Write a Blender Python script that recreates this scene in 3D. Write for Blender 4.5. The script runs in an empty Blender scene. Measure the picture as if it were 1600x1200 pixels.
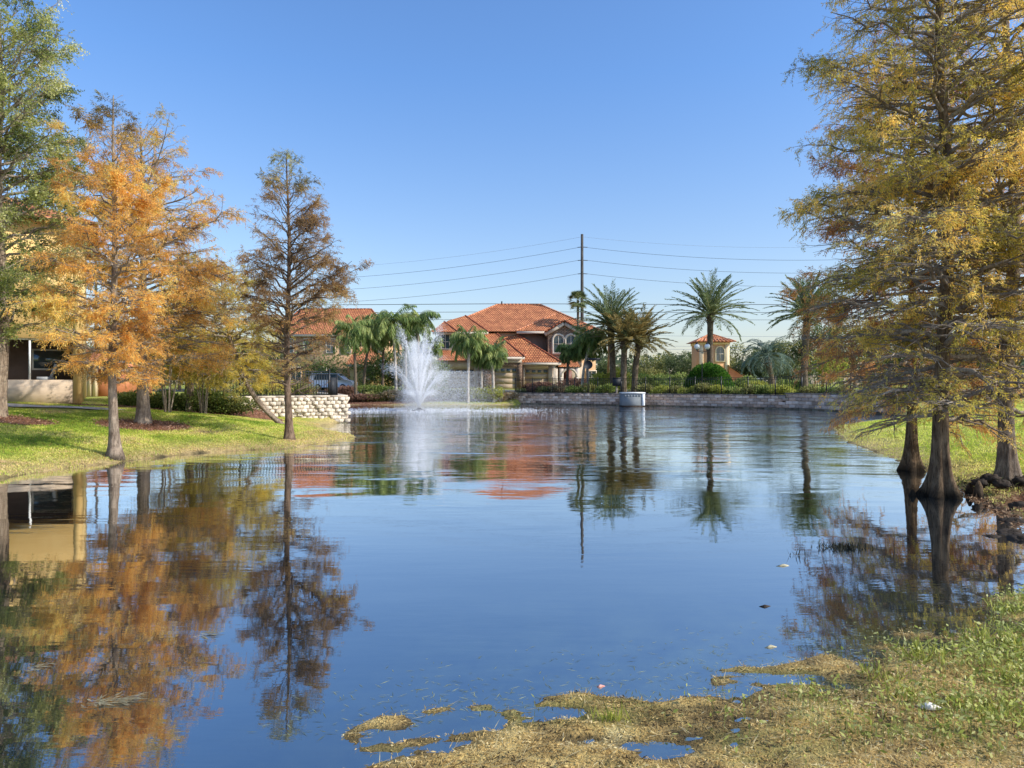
import bpy, math
import numpy as np
from math import radians, sin, cos, pi

rng = np.random.default_rng(7)
CAMH = 2.0          # eye height above the pond surface
F = 1100.0          # focal length in photograph pixels (1600 wide)
SC = bpy.context.scene
COL = SC.collection
ORG = {}

# ------------------------------------------------------------------ helpers
def G(px, py, z=0.0):
    "ground point (x, y) seen at a photograph pixel, for a surface at height z"
    D = (CAMH - z) * F / (py - 600.0)
    return ((px - 800.0) / F * D, D)

def W(px, py, D):
    "world point on the ray of a photograph pixel at distance D"
    return ((px - 800.0) / F * D, D, CAMH - (py - 600.0) / F * D)

def hash3(i, j, k):
    n = (i * 374761393 + j * 668265263 + k * 2147483647 + 12345) & 0x7fffffff
    n = ((n ^ (n >> 13)) * 1274126177) & 0x7fffffff
    return ((n ^ (n >> 16)) & 0xffff) / 65535.0

def vnoise(x, y, z=0.0):
    x, y, z = np.broadcast_arrays(np.asarray(x, float), np.asarray(y, float), np.asarray(z, float))
    i, j, k = np.floor(x).astype(np.int64), np.floor(y).astype(np.int64), np.floor(z).astype(np.int64)
    fx, fy, fz = x - i, y - j, z - k
    fx, fy, fz = [f * f * (3 - 2 * f) for f in (fx, fy, fz)]
    r = 0
    for a in (0, 1):
        for b in (0, 1):
            for c in (0, 1):
                w = (fx if a else 1 - fx) * (fy if b else 1 - fy) * (fz if c else 1 - fz)
                r = r + w * hash3(i + a, j + b, k + c)
    return r

def fbm(x, y, z=0.0, o=4):
    s, a, t = 0, .5, 0
    for q in range(o):
        s = s + a * vnoise(np.asarray(x) * 2 ** q + 17 * q, np.asarray(y) * 2 ** q - 9 * q, np.asarray(z) * 2 ** q)
        t += a; a *= .5
    return s / t

def nrm(v):
    return v / np.maximum(np.linalg.norm(v, axis=-1, keepdims=True), 1e-9)

# ------------------------------------------------------------------ materials
def newmat(name):
    m = bpy.data.materials.new(name); m.use_nodes = True
    nt = m.node_tree; nt.nodes.clear()
    out = nt.nodes.new('ShaderNodeOutputMaterial')
    return m, nt, out

def nd(nt, t, **kw):
    n = nt.nodes.new(t)
    for k, v in kw.items():
        if k.startswith('i_'):
            n.inputs[k[2:].replace('_', ' ')].default_value = v
        else:
            setattr(n, k, v)
    return n

def ramp(nt, stops):
    r = nt.nodes.new('ShaderNodeValToRGB')
    e = r.color_ramp.elements
    while len(e) < len(stops): e.new(0.5)
    for q, (p, c) in enumerate(stops):
        e[q].position = p; e[q].color = (*c, 1)
    return r

def surface(name, c1, c2, scale=3.0, rough=.85, bump=.0, bscale=20, spec=.3, detail=6, attr=False, stretch=(1, 1, 1), metal=0):
    "noisy two-tone surface; attr multiplies the colour attribute in"
    m, nt, out = newmat(name)
    L = nt.links
    tc = nd(nt, 'ShaderNodeTexCoord'); mp = nd(nt, 'ShaderNodeMapping'); mp.inputs['Scale'].default_value = stretch
    L.new(tc.outputs['Object'], mp.inputs[0])
    n = nd(nt, 'ShaderNodeTexNoise', i_Scale=scale, i_Detail=detail, i_Roughness=.65)
    L.new(mp.outputs[0], n.inputs['Vector'])
    r = ramp(nt, [(.3, c1), (.7, c2)]); L.new(n.outputs['Fac'], r.inputs[0])
    b = nd(nt, 'ShaderNodeBsdfPrincipled', i_Roughness=rough, i_Metallic=metal)
    b.inputs['Specular IOR Level'].default_value = spec
    if attr:
        a = nd(nt, 'ShaderNodeAttribute', attribute_name='Col')
        mx = nd(nt, 'ShaderNodeMix', data_type='RGBA', blend_type='MULTIPLY'); mx.inputs[0].default_value = 1
        L.new(r.outputs[0], mx.inputs[6]); L.new(a.outputs['Color'], mx.inputs[7]); L.new(mx.outputs[2], b.inputs['Base Color'])
    else:
        L.new(r.outputs[0], b.inputs['Base Color'])
    if bump:
        n2 = nd(nt, 'ShaderNodeTexNoise', i_Scale=bscale, i_Detail=5, i_Roughness=.6)
        L.new(mp.outputs[0], n2.inputs['Vector'])
        bp = nd(nt, 'ShaderNodeBump', i_Strength=bump, i_Distance=.05)
        L.new(n2.outputs['Fac'], bp.inputs['Height']); L.new(bp.outputs[0], b.inputs['Normal'])
    L.new(b.outputs[0], out.inputs[0])
    return m

def leafmat(name, trans=.5, rough=.6, gain=1.0):
    m, nt, out = newmat(name); L = nt.links
    a = nd(nt, 'ShaderNodeAttribute', attribute_name='Col')
    d = nd(nt, 'ShaderNodeBsdfPrincipled', i_Roughness=rough); d.inputs['Specular IOR Level'].default_value = .25
    t = nd(nt, 'ShaderNodeBsdfTranslucent')
    hs = nd(nt, 'ShaderNodeHueSaturation', i_Saturation=1.0, i_Value=1.2)
    L.new(a.outputs['Color'], d.inputs['Base Color']); L.new(a.outputs['Color'], hs.inputs['Color']); L.new(hs.outputs[0], t.inputs['Color'])
    mx = nd(nt, 'ShaderNodeMixShader'); mx.inputs[0].default_value = trans
    L.new(d.outputs[0], mx.inputs[1]); L.new(t.outputs[0], mx.inputs[2]); L.new(mx.outputs[0], out.inputs[0])
    return m

def uv_tiles(name, c1, c2, mortar, bw, bh, msize, bump=.6, rough=.8, noise_c=(.5, .5, .5), spec=.3, offset=.5):
    "brick-pattern surface in metres on the planar UVs (roof tiles, stone, blocks)"
    m, nt, out = newmat(name); L = nt.links
    uv = nd(nt, 'ShaderNodeUVMap', uv_map='UVMap')
    br = nd(nt, 'ShaderNodeTexBrick', offset=offset)
    br.inputs['Color1'].default_value = (*c1, 1); br.inputs['Color2'].default_value = (*c2, 1); br.inputs['Mortar'].default_value = (*mortar, 1)
    br.inputs['Scale'].default_value = 1; br.inputs['Brick Width'].default_value = bw; br.inputs['Row Height'].default_value = bh
    br.inputs['Mortar Size'].default_value = msize; br.inputs['Mortar Smooth'].default_value = .4; br.inputs['Bias'].default_value = -.1
    L.new(uv.outputs[0], br.inputs['Vector'])
    n = nd(nt, 'ShaderNodeTexNoise', i_Scale=.9, i_Detail=7, i_Roughness=.7); L.new(uv.outputs[0], n.inputs['Vector'])
    r = ramp(nt, [(.3, noise_c), (.7, (1.25, 1.22, 1.2))]); L.new(n.outputs['Fac'], r.inputs[0])
    mx = nd(nt, 'ShaderNodeMix', data_type='RGBA', blend_type='MULTIPLY'); mx.inputs[0].default_value = 1
    L.new(br.outputs['Color'], mx.inputs[6]); L.new(r.outputs[0], mx.inputs[7])
    b = nd(nt, 'ShaderNodeBsdfPrincipled', i_Roughness=rough); b.inputs['Specular IOR Level'].default_value = spec
    L.new(mx.outputs[2], b.inputs['Base Color'])
    bp = nd(nt, 'ShaderNodeBump', i_Strength=bump, i_Distance=.05); bp.invert = True
    L.new(br.outputs['Fac'], bp.inputs['Height']); L.new(bp.outputs[0], b.inputs['Normal'])
    L.new(b.outputs[0], out.inputs[0])
    return m

def flat(name, c, rough=.5, spec=.5, metal=0, var=.12):
    c1 = tuple(x * (1 - var) for x in c); c2 = tuple(min(1, x * (1 + var)) for x in c)
    return surface(name, c1, c2, scale=2.5, rough=rough, spec=spec, metal=metal)

def bark(name, c1, c2, bump=.9, sc=7):
    m, nt, out = newmat(name); L = nt.links
    tc = nd(nt, 'ShaderNodeTexCoord'); mp = nd(nt, 'ShaderNodeMapping'); mp.inputs['Scale'].default_value = (1, 1, .16)
    L.new(tc.outputs['Object'], mp.inputs[0])
    n = nd(nt, 'ShaderNodeTexNoise', i_Scale=sc * 3, i_Detail=6, i_Roughness=.75, i_Distortion=.6); L.new(mp.outputs[0], n.inputs['Vector'])
    n2 = nd(nt, 'ShaderNodeTexNoise', i_Scale=2.3, i_Detail=5, i_Roughness=.7); L.new(tc.outputs['Object'], n2.inputs['Vector'])
    r = ramp(nt, [(.32, c1), (.62, c2)]); L.new(n.outputs['Fac'], r.inputs[0])
    r2 = ramp(nt, [(.35, (.55, .5, .48)), (.65, (1.25, 1.25, 1.22))]); L.new(n2.outputs['Fac'], r2.inputs[0])
    mx = nd(nt, 'ShaderNodeMix', data_type='RGBA', blend_type='MULTIPLY'); mx.inputs[0].default_value = 1
    L.new(r.outputs[0], mx.inputs[6]); L.new(r2.outputs[0], mx.inputs[7])
    ge = nd(nt, 'ShaderNodeNewGeometry'); sp = nd(nt, 'ShaderNodeSeparateXYZ'); L.new(ge.outputs['Position'], sp.inputs[0])
    ad = nd(nt, 'ShaderNodeMath', operation='MULTIPLY_ADD'); L.new(n2.outputs['Fac'], ad.inputs[0]); ad.inputs[1].default_value = -.55; L.new(sp.outputs[2], ad.inputs[2])
    mr = nd(nt, 'ShaderNodeMapRange'); L.new(ad.outputs[0], mr.inputs[0]); mr.inputs[1].default_value = -.26; mr.inputs[2].default_value = -.02; mr.inputs[3].default_value = .12; mr.inputs[4].default_value = 1
    wet = nd(nt, 'ShaderNodeMix', data_type='RGBA', blend_type='MULTIPLY'); wet.inputs[0].default_value = 1
    L.new(mx.outputs[2], wet.inputs[6]); L.new(mr.outputs[0], wet.inputs[7]); mx = wet
    b = nd(nt, 'ShaderNodeBsdfPrincipled', i_Roughness=.9); b.inputs['Specular IOR Level'].default_value = .15
    L.new(mx.outputs[2], b.inputs['Base Color'])
    bp = nd(nt, 'ShaderNodeBump', i_Strength=bump, i_Distance=.03); L.new(n.outputs['Fac'], bp.inputs['Height']); L.new(bp.outputs[0], b.inputs['Normal'])
    L.new(b.outputs[0], out.inputs[0])
    return m

M = {}
M['leaf'] = leafmat('leaf', .5)
M['palm_leaf'] = leafmat('palm_leaf', .28, .45)
M['grass_blade'] = leafmat('grass_blade', .4, .7)
M['bark_grey'] = bark('cypress_bark', (.085, .06, .042), (.40, .32, .24))
M['bark_brown'] = bark('brown_bark', (.05, .033, .022), (.27, .19, .13))
M['bark_dark'] = bark('dark_limb_bark', (.06, .045, .035), (.24, .18, .13), .5, 9)
M['bark_wet'] = bark('wet_cypress_bark', (.04, .024, .013), (.26, .185, .115))
M['bark_limb'] = bark('limb_bark', (.14, .11, .085), (.42, .36, .29), .5, 9)
M['bark_palm'] = bark('palm_bark', (.05, .04, .03), (.22, .17, .12), 1.0, 5)
M['bark_pale'] = bark('pale_palm_bark', (.25, .22, .18), (.55, .5, .43), .4, 4)
M['roof'] = uv_tiles('terracotta_tiles', (.78, .32, .13), (.56, .20, .085), (.16, .05, .025), .30, .36, .05, .9, .75, (.55, .50, .47))
M['ridge'] = surface('ridge_tile', (.50, .17, .08), (.72, .36, .2), 2, .8)
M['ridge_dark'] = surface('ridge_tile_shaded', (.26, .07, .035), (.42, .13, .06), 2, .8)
M['stone'] = uv_tiles('ledge_stone', (.42, .27, .18), (.24, .17, .13), (.10, .075, .06), .38, .17, .03, 1, .9, (.55, .55, .55))
M['stucco_tan'] = surface('tan_stucco', (.50, .39, .28), (.58, .46, .34), 3, .9, .15, 60)
M['stucco_brown'] = surface('brown_stucco', (.28, .18, .13), (.34, .23, .17), 3, .9, .15, 60)
M['stucco_peach'] = surface('peach_stucco', (.62, .37, .20), (.72, .46, .26), 1.5, .9, .15, 60)
M['stucco_yellow'] = surface('yellow_stucco', (.72, .47, .17), (.80, .56, .24), 1.5, .9, .15, 60)
M['stucco_cream'] = surface('cream_stucco', (.72, .57, .36), (.80, .66, .44), 1.5, .9, .12, 60)
M['stucco_orange'] = surface('orange_stucco', (.62, .33, .15), (.70, .40, .2), 1.5, .9, .15, 60)
M['stucco_brick'] = surface('brick_red_stucco', (.50, .17, .08), (.62, .25, .12), 2, .9, .15, 60)
M['trim'] = flat('cream_trim', (.62, .53, .43), .8, .2)
M['white'] = surface('white_paint', (.66, .66, .64), (.8, .8, .78), 3, .5)
M['garage'] = surface('garage_door_paint', (.40, .29, .18), (.48, .36, .23), 2, .6)
M['glass'] = flat('window_glass', (.05, .075, .09), .06, 1.0)
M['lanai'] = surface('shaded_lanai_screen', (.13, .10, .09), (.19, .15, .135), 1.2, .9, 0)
M['black_metal'] = flat('black_metal', (.012, .013, .014), .45, .5)
M['dark_paint'] = flat('dark_paint', (.018, .02, .024), .6, .3)
M['globe'] = surface('milk_glass', (.78, .76, .7), (.88, .86, .8), 3, .3, 0)
M['concrete'] = surface('concrete', (.40, .42, .44), (.56, .57, .57), 2.5, .9, .2, 30)
M['concrete_shade'] = surface('shaded_concrete', (.15, .165, .17), (.22, .235, .24), 2.0, .8, .1, 30)  # white concrete with the blue-grey of its shade put into the colour
M['path'] = surface('pavement', (.42, .39, .34), (.55, .51, .45), 3, .9, .2, 30)
M['block_pale'] = surface('pale_split_block', (.70, .66, .62), (1.1, 1.08, 1.02), 6, .95, .9, 16, attr=True)
M['block_grey'] = surface('grey_split_block', (.75, .75, .76), (1.1, 1.1, 1.1), 4, .95, .9, 12, attr=True)
M['coping'] = surface('coping_stone', (.42, .34, .26), (.58, .49, .39), 3, .9, .4, 20)
M['coping_dark'] = surface('dark_coping_stone', (.14, .11, .10), (.30, .26, .23), 2, .9, .4, 20)
M['pole'] = surface('pole_wood', (.05, .045, .04), (.10, .09, .08), 2, .9)
M['wire'] = flat('wire', (.05, .055, .065), .6, .3)
M['wire_faint'] = flat('wire_faint', (.30, .36, .46), .6, .3)
M['car_paint'] = flat('white_car_paint', (.75, .76, .77), .25, .6, 0, .03)
M['rubber'] = flat('rubber', (.015, .015, .015), .8, .2)
M['red_lens'] = flat('red_lens', (.5, .03, .02), .3, .5)
M['rock'] = surface('wet_dark_clod', (.012, .009, .007), (.07, .05, .035), 5, .9, 1.0, 12)
M['litter'] = surface('pale_litter', (.75, .68, .60), (.92, .88, .82), 8, .6)
M['pink_leaf'] = surface('pink_leaf', (.55, .22, .18), (.72, .36, .28), 20, .6)
M['stick'] = surface('dead_reed', (.35, .30, .18), (.58, .52, .34), 20, .8)

# water spray: white drops, slightly see-through
def spray_mat(name, clear, v=.95):
    m, nt, out = newmat(name); L = nt.links
    d = nd(nt, 'ShaderNodeBsdfDiffuse'); d.inputs[0].default_value = (v, v, v, 1)
    t = nd(nt, 'ShaderNodeBsdfTranslucent'); t.inputs[0].default_value = (v, v, v, 1)
    tr = nd(nt, 'ShaderNodeBsdfTransparent')
    a = nd(nt, 'ShaderNodeMixShader'); a.inputs[0].default_value = .5
    L.new(d.outputs[0], a.inputs[1]); L.new(t.outputs[0], a.inputs[2])
    b = nd(nt, 'ShaderNodeMixShader'); b.inputs[0].default_value = clear
    L.new(a.outputs[0], b.inputs[1]); L.new(tr.outputs[0], b.inputs[2]); L.new(b.outputs[0], out.inputs[0])
    return m
M['spray'] = spray_mat('water_spray', .15)
M['mist'] = spray_mat('water_mist', .35)

# ------------------------------------------------------------------ object helpers
def tag(o, label=None, cat=None, group=None, kind=None):
    if label: o['label'] = label
    if cat: o['category'] = cat
    if group: o['group'] = group
    if kind: o['kind'] = kind
    return o

def thing(name, label, cat, loc, group=None):
    o = bpy.data.objects.new(name, None); COL.objects.link(o)
    o.empty_display_size = .2; o.location = loc
    ORG[o.name] = np.array(loc, float)
    return tag(o, label, cat, group)

def raw_mesh(name, V, faces_flat, sizes, mat, parent=None, col=None, uv=None, smooth=False):
    V = np.asarray(V, np.float32)
    org = ORG[parent.name] if parent is not None else np.zeros(3)
    V = V - org.astype(np.float32)
    me = bpy.data.meshes.new(name)
    me.vertices.add(len(V)); me.vertices.foreach_set('co', V.ravel())
    ff = np.asarray(faces_flat, np.int32); sizes = np.asarray(sizes, np.int32)
    me.loops.add(len(ff)); me.loops.foreach_set('vertex_index', ff)
    me.polygons.add(len(sizes))
    st = np.zeros(len(sizes), np.int32); st[1:] = np.cumsum(sizes)[:-1]
    me.polygons.foreach_set('loop_start', st)
    if smooth: me.polygons.foreach_set('use_smooth', np.ones(len(sizes), bool))
    if col is not None:
        a = me.attributes.new('Col', 'FLOAT_COLOR', 'POINT')
        c = np.ones((len(V), 4), np.float32); c[:, :3] = col; a.data.foreach_set('color', c.ravel())
    if uv is not None:
        l = me.uv_layers.new(name='UVMap'); l.data.foreach_set('uv', np.asarray(uv, np.float32).ravel())
    me.update(calc_edges=True)
    me.materials.append(mat)
    o = bpy.data.objects.new(name, me); COL.objects.link(o)
    if parent is not None:
        o.parent = parent; ORG[o.name] = org
    return o

class MB:
    def __init__(s): s.v = []; s.f = []; s.c = []; s.cc = None
    def quad(s, *p):
        b = len(s.v); s.v += [tuple(q) for q in p]; s.f.append(tuple(range(b, b + len(p)))); s.c += [s.cc] * len(p)
    def mesh(s, vs, fs):
        b = len(s.v); s.v += [tuple(q) for q in vs]; s.f += [tuple(b + i for i in f) for f in fs]; s.c += [s.cc] * len(vs)
    def box(s, x0, x1, y0, y1, z0, z1, jit=0):
        v = [(x, y, z) for z in (z0, z1) for y in (y0, y1) for x in (x0, x1)]
        s.mesh(v, [(0, 2, 3, 1), (4, 5, 7, 6), (0, 1, 5, 4), (1, 3, 7, 5), (3, 2, 6, 7), (2, 0, 4, 6)])
    def obox(s, c, u, w, h, lu, lw, lh):
        "oriented box: centre c, unit axes u,w,h, full lengths"
        c, u, w, h = [np.array(a, float) for a in (c, u, w, h)]
        v = [c + u * a * lu / 2 + w * b * lw / 2 + h * d * lh / 2 for d in (-1, 1) for b in (-1, 1) for a in (-1, 1)]
        s.mesh(v, [(0, 2, 3, 1), (4, 5, 7, 6), (0, 1, 5, 4), (1, 3, 7, 5), (3, 2, 6, 7), (2, 0, 4, 6)])
    def tube(s, pts, rad, n=8, cap=True):
        pts = np.array(pts, float); k = len(pts); rad = np.broadcast_to(rad, (k,))
        t = nrm(np.gradient(pts, axis=0)); ref = np.array([0, 0, 1.]) if abs(t[0, 2]) < .9 else np.array([1., 0, 0])
        a = nrm(np.cross(t, ref)); b = np.cross(t, a)
        th = np.linspace(0, 2 * pi, n, endpoint=False)
        v = pts[:, None] + rad[:, None, None] * (a[:, None] * np.cos(th)[None, :, None] + b[:, None] * np.sin(th)[None, :, None])
        f = [(i * n + j, i * n + (j + 1) % n, (i + 1) * n + (j + 1) % n, (i + 1) * n + j) for i in range(k - 1) for j in range(n)]
        if cap: f += [tuple(range(n))[::-1], tuple((k - 1) * n + j for j in range(n))]
        s.mesh(v.reshape(-1, 3), f)
    def lathe(s, c, prof, n=16):
        th = np.linspace(0, 2 * pi, n, endpoint=False)
        v = [(c[0] + r * cos(t), c[1] + r * sin(t), c[2] + z) for r, z in prof for t in th]
        k = len(prof)
        f = [(i * n + j, i * n + (j + 1) % n, (i + 1) * n + (j + 1) % n, (i + 1) * n + j) for i in range(k - 1) for j in range(n)]
        f += [tuple(range(n))[::-1], tuple((k - 1) * n + j for j in range(n))]
        s.mesh(v, f)
    def build(s, name, mat, parent=None, smooth=False):
        V = np.array(s.v, float); flatf = []; sizes = []; uv = []
        for f in s.f:
            P = V[list(f)]; n = np.cross(P[1] - P[0], P[2] - P[0])
            if np.linalg.norm(n) < 1e-9 and len(f) > 3: n = np.cross(P[2] - P[0], P[3] - P[0])
            n = n / max(np.linalg.norm(n), 1e-9)
            if abs(n[2]) > .98: u = np.array([1., 0, 0]); w = np.array([0, 1., 0])
            else:
                u = np.cross([0, 0, 1.], n); u /= np.linalg.norm(u); w = np.cross(n, u)
            uv += [(p @ u, p @ w) for p in P]; flatf += f; sizes.append(len(f))
        col = None
        if any(c is not None for c in s.c): col = np.array([c if c is not None else (1, 1, 1) for c in s.c])
        return raw_mesh(name, V, flatf, sizes, mat, parent, col, uv, smooth)

def diamonds(name, P, A, B, col, mat, parent=None):
    "leaf mesh: each leaf a pointed quad from P along A with half-width vector B"
    n = len(P)
    V = np.empty((n, 4, 3), np.float32)
    V[:, 0] = P; V[:, 1] = P + A * .45 + B; V[:, 2] = P + A; V[:, 3] = P + A * .45 - B
    c = np.repeat(col, 4, axis=0)
    return raw_mesh(name, V.reshape(-1, 3), np.arange(n * 4), np.full(n, 4), mat, parent, c)

def tubes_np(pts, rad, n):
    "pts (m,k,3), rad (m,k) -> verts, faces"
    m, k, _ = pts.shape
    t = nrm(np.gradient(pts, axis=1))
    ref = np.where(np.abs(t[..., 2:3]) < .95, np.array([0, 0, 1.]), np.array([1., 0, 0]))
    a = nrm(np.cross(t, ref)); b = np.cross(t, a)
    th = np.linspace(0, 2 * pi, n, endpoint=False)
    v = pts[:, :, None] + rad[:, :, None, None] * (a[:, :, None] * np.cos(th)[:, None] + b[:, :, None] * np.sin(th)[:, None])
    i, j, r = np.meshgrid(np.arange(m), np.arange(k - 1), np.arange(n), indexing='ij')
    base = i * k * n; r2 = (r + 1) % n
    f = np.stack([base + j * n + r, base + j * n + r2, base + (j + 1) * n + r2, base + (j + 1) * n + r], -1).reshape(-1, 4)
    return v.reshape(-1, 3), f

def join_np(parts):
    V = []; Fc = []; o = 0
    for v, f in parts:
        V.append(v); Fc.append(f + o); o += len(v)
    return np.concatenate(V), np.concatenate(Fc)

# ------------------------------------------------------------------ pond shape and terrain
S = []     # shoreline vertices with the bank type of the edge that starts there
def sh(pt, typ): S.append((pt[0], pt[1], typ))
for p in [(-300, 800), (0, 749), (90, 734), (180, 723), (300, 709), (380, 704), (450, 702), (505, 692), (556, 683), (520, 676), (486, 667)]:
    sh(G(*p), 'left')
sh((-8.7, 35.9), 'steep')
sh((-10.6, 42), 'steep'); sh((-15, 52), 'steep'); sh((-17, 64), 'far')
for p in [(541, 632.5), (620, 632.5), (700, 633), (780, 632.5)]: sh(G(*p), 'far')
WALLP = [(-.6, 72.2), (.9, 70.4), (4.6, 67.9), (10.3, 64.9), (12.6, 63.3), (17.5, 59.6), (21.6, 55.6), (23.4, 51.2), (24.4, 47), (25.2, 43), (26.5, 40)]
wp = np.array(WALLP)
def offset_path(P, d):
    t = nrm(np.gradient(P, axis=0)); n = np.stack([-t[:, 1], t[:, 0]], 1)
    return P + n * d
wback = offset_path(wp, .45)
for q in wback[1:-1]: sh(tuple(q), 'wall')
for p in [(1400, 655), (1340, 661), (1300, 668), (1306, 678), (1322, 691), (1390, 715), (1440, 738), (1500, 766), (1560, 790)]: sh(G(*p), 'right')
for p in [(1600, 815), (1680, 860), (1650, 895), (1500, 955), (1400, 1000), (1200, 1085), (1000, 1135), (560, 1210), (300, 1290)]: sh(G(*p), 'front')
sh((-2.9, 2.6), 'front'); sh((-4, .6), 'front'); sh((-9, -1.5), 'left'); sh((-11, 4), 'left')
SX = np.array([s[0] for s in S]); SY = np.array([s[1] for s in S]); ST = [s[2] for s in S]
PROF = {'left': (.155, 1.85), 'steep': (2.0, 1.05), 'far': (.12, 1.15), 'wall': (2.6, 1.05), 'right': (.15, 1.6), 'front': (.02, .3)}

# raised yard behind the pale retaining wall
LW_A = np.array([-12.75, 32.6]); LW_B = np.array([-8.5, 36.2])
TERR = np.array([(-12.9, 33.1), (-9.1, 36.4), (-11.2, 42), (-16, 53), (-18, 60), (-34, 60), (-34, 33.1)])

def poly_sd(x, y, PX, PY):
    "signed distance to polygon (positive outside) and index of nearest edge distances"
    n = len(PX); inside = np.zeros(x.shape, bool); dmin = np.full(x.shape, 1e9); ds = []
    for i in range(n):
        x0, y0, x1, y1 = PX[i], PY[i], PX[(i + 1) % n], PY[(i + 1) % n]
        ex, ey = x1 - x0, y1 - y0
        t = np.clip(((x - x0) * ex + (y - y0) * ey) / (ex * ex + ey * ey + 1e-12), 0, 1)
        d = np.hypot(x - x0 - t * ex, y - y0 - t * ey); ds.append(d); dmin = np.minimum(dmin, d)
        c = ((y0 > y) != (y1 > y)) & (x < (x1 - x0) * (y - y0) / ((y1 - y0) if abs(y1 - y0) > 1e-12 else 1e-12) + x0)
        inside ^= c
    return np.where(inside, -dmin, dmin), ds

def terrain(x, y, fine=True):
    x = np.atleast_1d(np.asarray(x, float)); y = np.atleast_1d(np.asarray(y, float))
    sd, ds = poly_sd(x, y, SX, SY)
    den = 0; num = 0
    for i, d in enumerate(ds):
        w = 1 / (d + .25) ** 5; k, mx = PROF[ST[i]]
        o = np.maximum(sd, 0)
        zz = mx * (1 - np.exp(-k * o / mx * 1.15)) if ST[i] in ('left', 'right', 'front') else np.minimum(k * o, mx)
        if ST[i] == 'left': zz = zz + .05 * np.clip(o / .25, 0, 1)
        num = num + w * zz; den = den + w
    z = num / den
    z = z + np.where((sd > -.3) & (sd < 1.2) & (y < 34), (fbm(x * 2.6, y * 2.6, 6) - .5) * .16, 0)
    z = np.where((sd > 0) & (y > 55), z + np.clip((y - 70) * .028, 0, .35), z)
    z = np.where(sd < 0, np.maximum(sd * .45, -1.4) - .03, z)
    td, _ = poly_sd(x, y, TERR[:, 0], TERR[:, 1])
    zt = 1.30 - np.maximum(td, 0) * np.where(y > 32.9, 3.5, .5)
    z = np.where(sd > -.9, np.maximum(z, np.where(td < 1.5, zt, -9)), z)
    z = z - .38 * np.clip((9.2 - y) / .5, 0, 1) * np.clip((x + 3.6) / .4, 0, 1) * np.clip((9.6 - x) / .4, 0, 1) * np.clip((y - 1.6) / .4, 0, 1)
    if fine:
        z = z + np.where(sd > 0, (fbm(x * .5, y * .5) - .5) * .12 * np.clip(sd / 2, 0, 1), 0)
    return z, sd

def Zt(x, y): return float(terrain(x, y)[0][0])

# grown x/y grid reaching the horizon
def axis(lo, hi, step, far):
    c = list(np.arange(lo, hi, step)); a = []; d = step; v = hi
    while v < far: a.append(v); d *= 1.35; v += d
    a.append(far); b = []; d = step; v = lo
    while v > -far: d *= 1.35; v -= d; b.append(max(v, -far))
    return np.array(sorted(set(b)) + c + a)
gx = axis(-30, 32, .28, 3500); gy = np.concatenate([axis(-4, 74, .28, 3500)])
gy = gy[gy > -400]
XX, YY = np.meshgrid(gx, gy)
ZZ, SD = terrain(XX.ravel(), YY.ravel())
xf, yf = XX.ravel(), YY.ravel()
lawn = np.array([.22, .28, .04]); lawn2 = np.array([.48, .44, .12]); dirt = np.array([.38, .27, .16]); mulch = np.array([.22, .11, .07]); mud = np.array([.09, .075, .045])
n1 = fbm(xf * .8, yf * .8)[:, None]
C = lawn * (1 - n1) + lawn2 * n1
def blend(C, m, c): return C * (1 - m[:, None]) + np.array(c) * m[:, None]
C = blend(C, np.clip(1 - (SD - .1) / .9, 0, 1) * (xf < 0) * .8, dirt * 1.25)
C = blend(C, np.clip(1 - (SD - .1) / 1.6, 0, 1) * (xf > 3) * .8, dirt * 1.3)
C = blend(C, (SD < .02) * 1.0, mud)
C = blend(C, np.clip((9.5 - yf) / .8, 0, 1) * (xf > -3.2) * (xf < 14), (.30, .22, .10))
beds = []
def bed(x, y, rx, ry):
    global C
    beds.append((x, y, rx, ry))
    e = np.hypot((xf - x) / rx, (yf - y) / ry) + (fbm(xf * 2, yf * 2) - .5) * .5
    C = blend(C, np.clip((1.1 - e) / .25, 0, 1), mulch)
T_FRONT = G(178, 716, .08); T_BACK = G(223, 664, .62); T_ELM = G(6, 656, .88); T_MID = G(450, 690, .12)
bed(T_BACK[0] + .3, T_BACK[1] - .5, 1.6, 1.15); bed(T_ELM[0] + .3, T_ELM[1] - .4, 1.6, .9)
for q in range(9):
    a = q / 8; bed(-16.8 + a * 4.9, 29.2 + a * 3.2, 1.5, 1.2)
bed(-15, 70, 8, 2.2); bed(-6, 72, 6, 2.2)
bed(10.5, 12.2, 1.6, 1.5); bed(9.6, 10.9, 1.8, 1.6)
C = blend(C, np.clip((yf - 73.0) / .5, 0, 1) * np.clip((80 - yf) / .5, 0, 1) * (np.abs(xf) < 200), (.16, .155, .15))
nx = len(gx); ny = len(gy)
ii, jj = np.meshgrid(np.arange(nx - 1), np.arange(ny - 1))
b0 = (jj * nx + ii).ravel()
Fg = np.stack([b0, b0 + 1, b0 + nx + 1, b0 + nx], 1)
m, nt, out = newmat('lawn_soil'); L = nt.links
a = nd(nt, 'ShaderNodeAttribute', attribute_name='Col'); geo = nd(nt, 'ShaderNodeNewGeometry')
n = nd(nt, 'ShaderNodeTexNoise', i_Scale=9, i_Detail=8, i_Roughness=.75); L.new(geo.outputs['Position'], n.inputs['Vector'])
r = ramp(nt, [(.28, (.35, .38, .32)), (.72, (1.5, 1.45, 1.35))]); L.new(n.outputs['Fac'], r.inputs[0])
mx = nd(nt, 'ShaderNodeMix', data_type='RGBA', blend_type='MULTIPLY'); mx.inputs[0].default_value = 1
L.new(a.outputs['Color'], mx.inputs[6]); L.new(r.outputs[0], mx.inputs[7])
b = nd(nt, 'ShaderNodeBsdfPrincipled', i_Roughness=.95); b.inputs['Specular IOR Level'].default_value = .1
L.new(mx.outputs[2], b.inputs['Base Color'])
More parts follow.
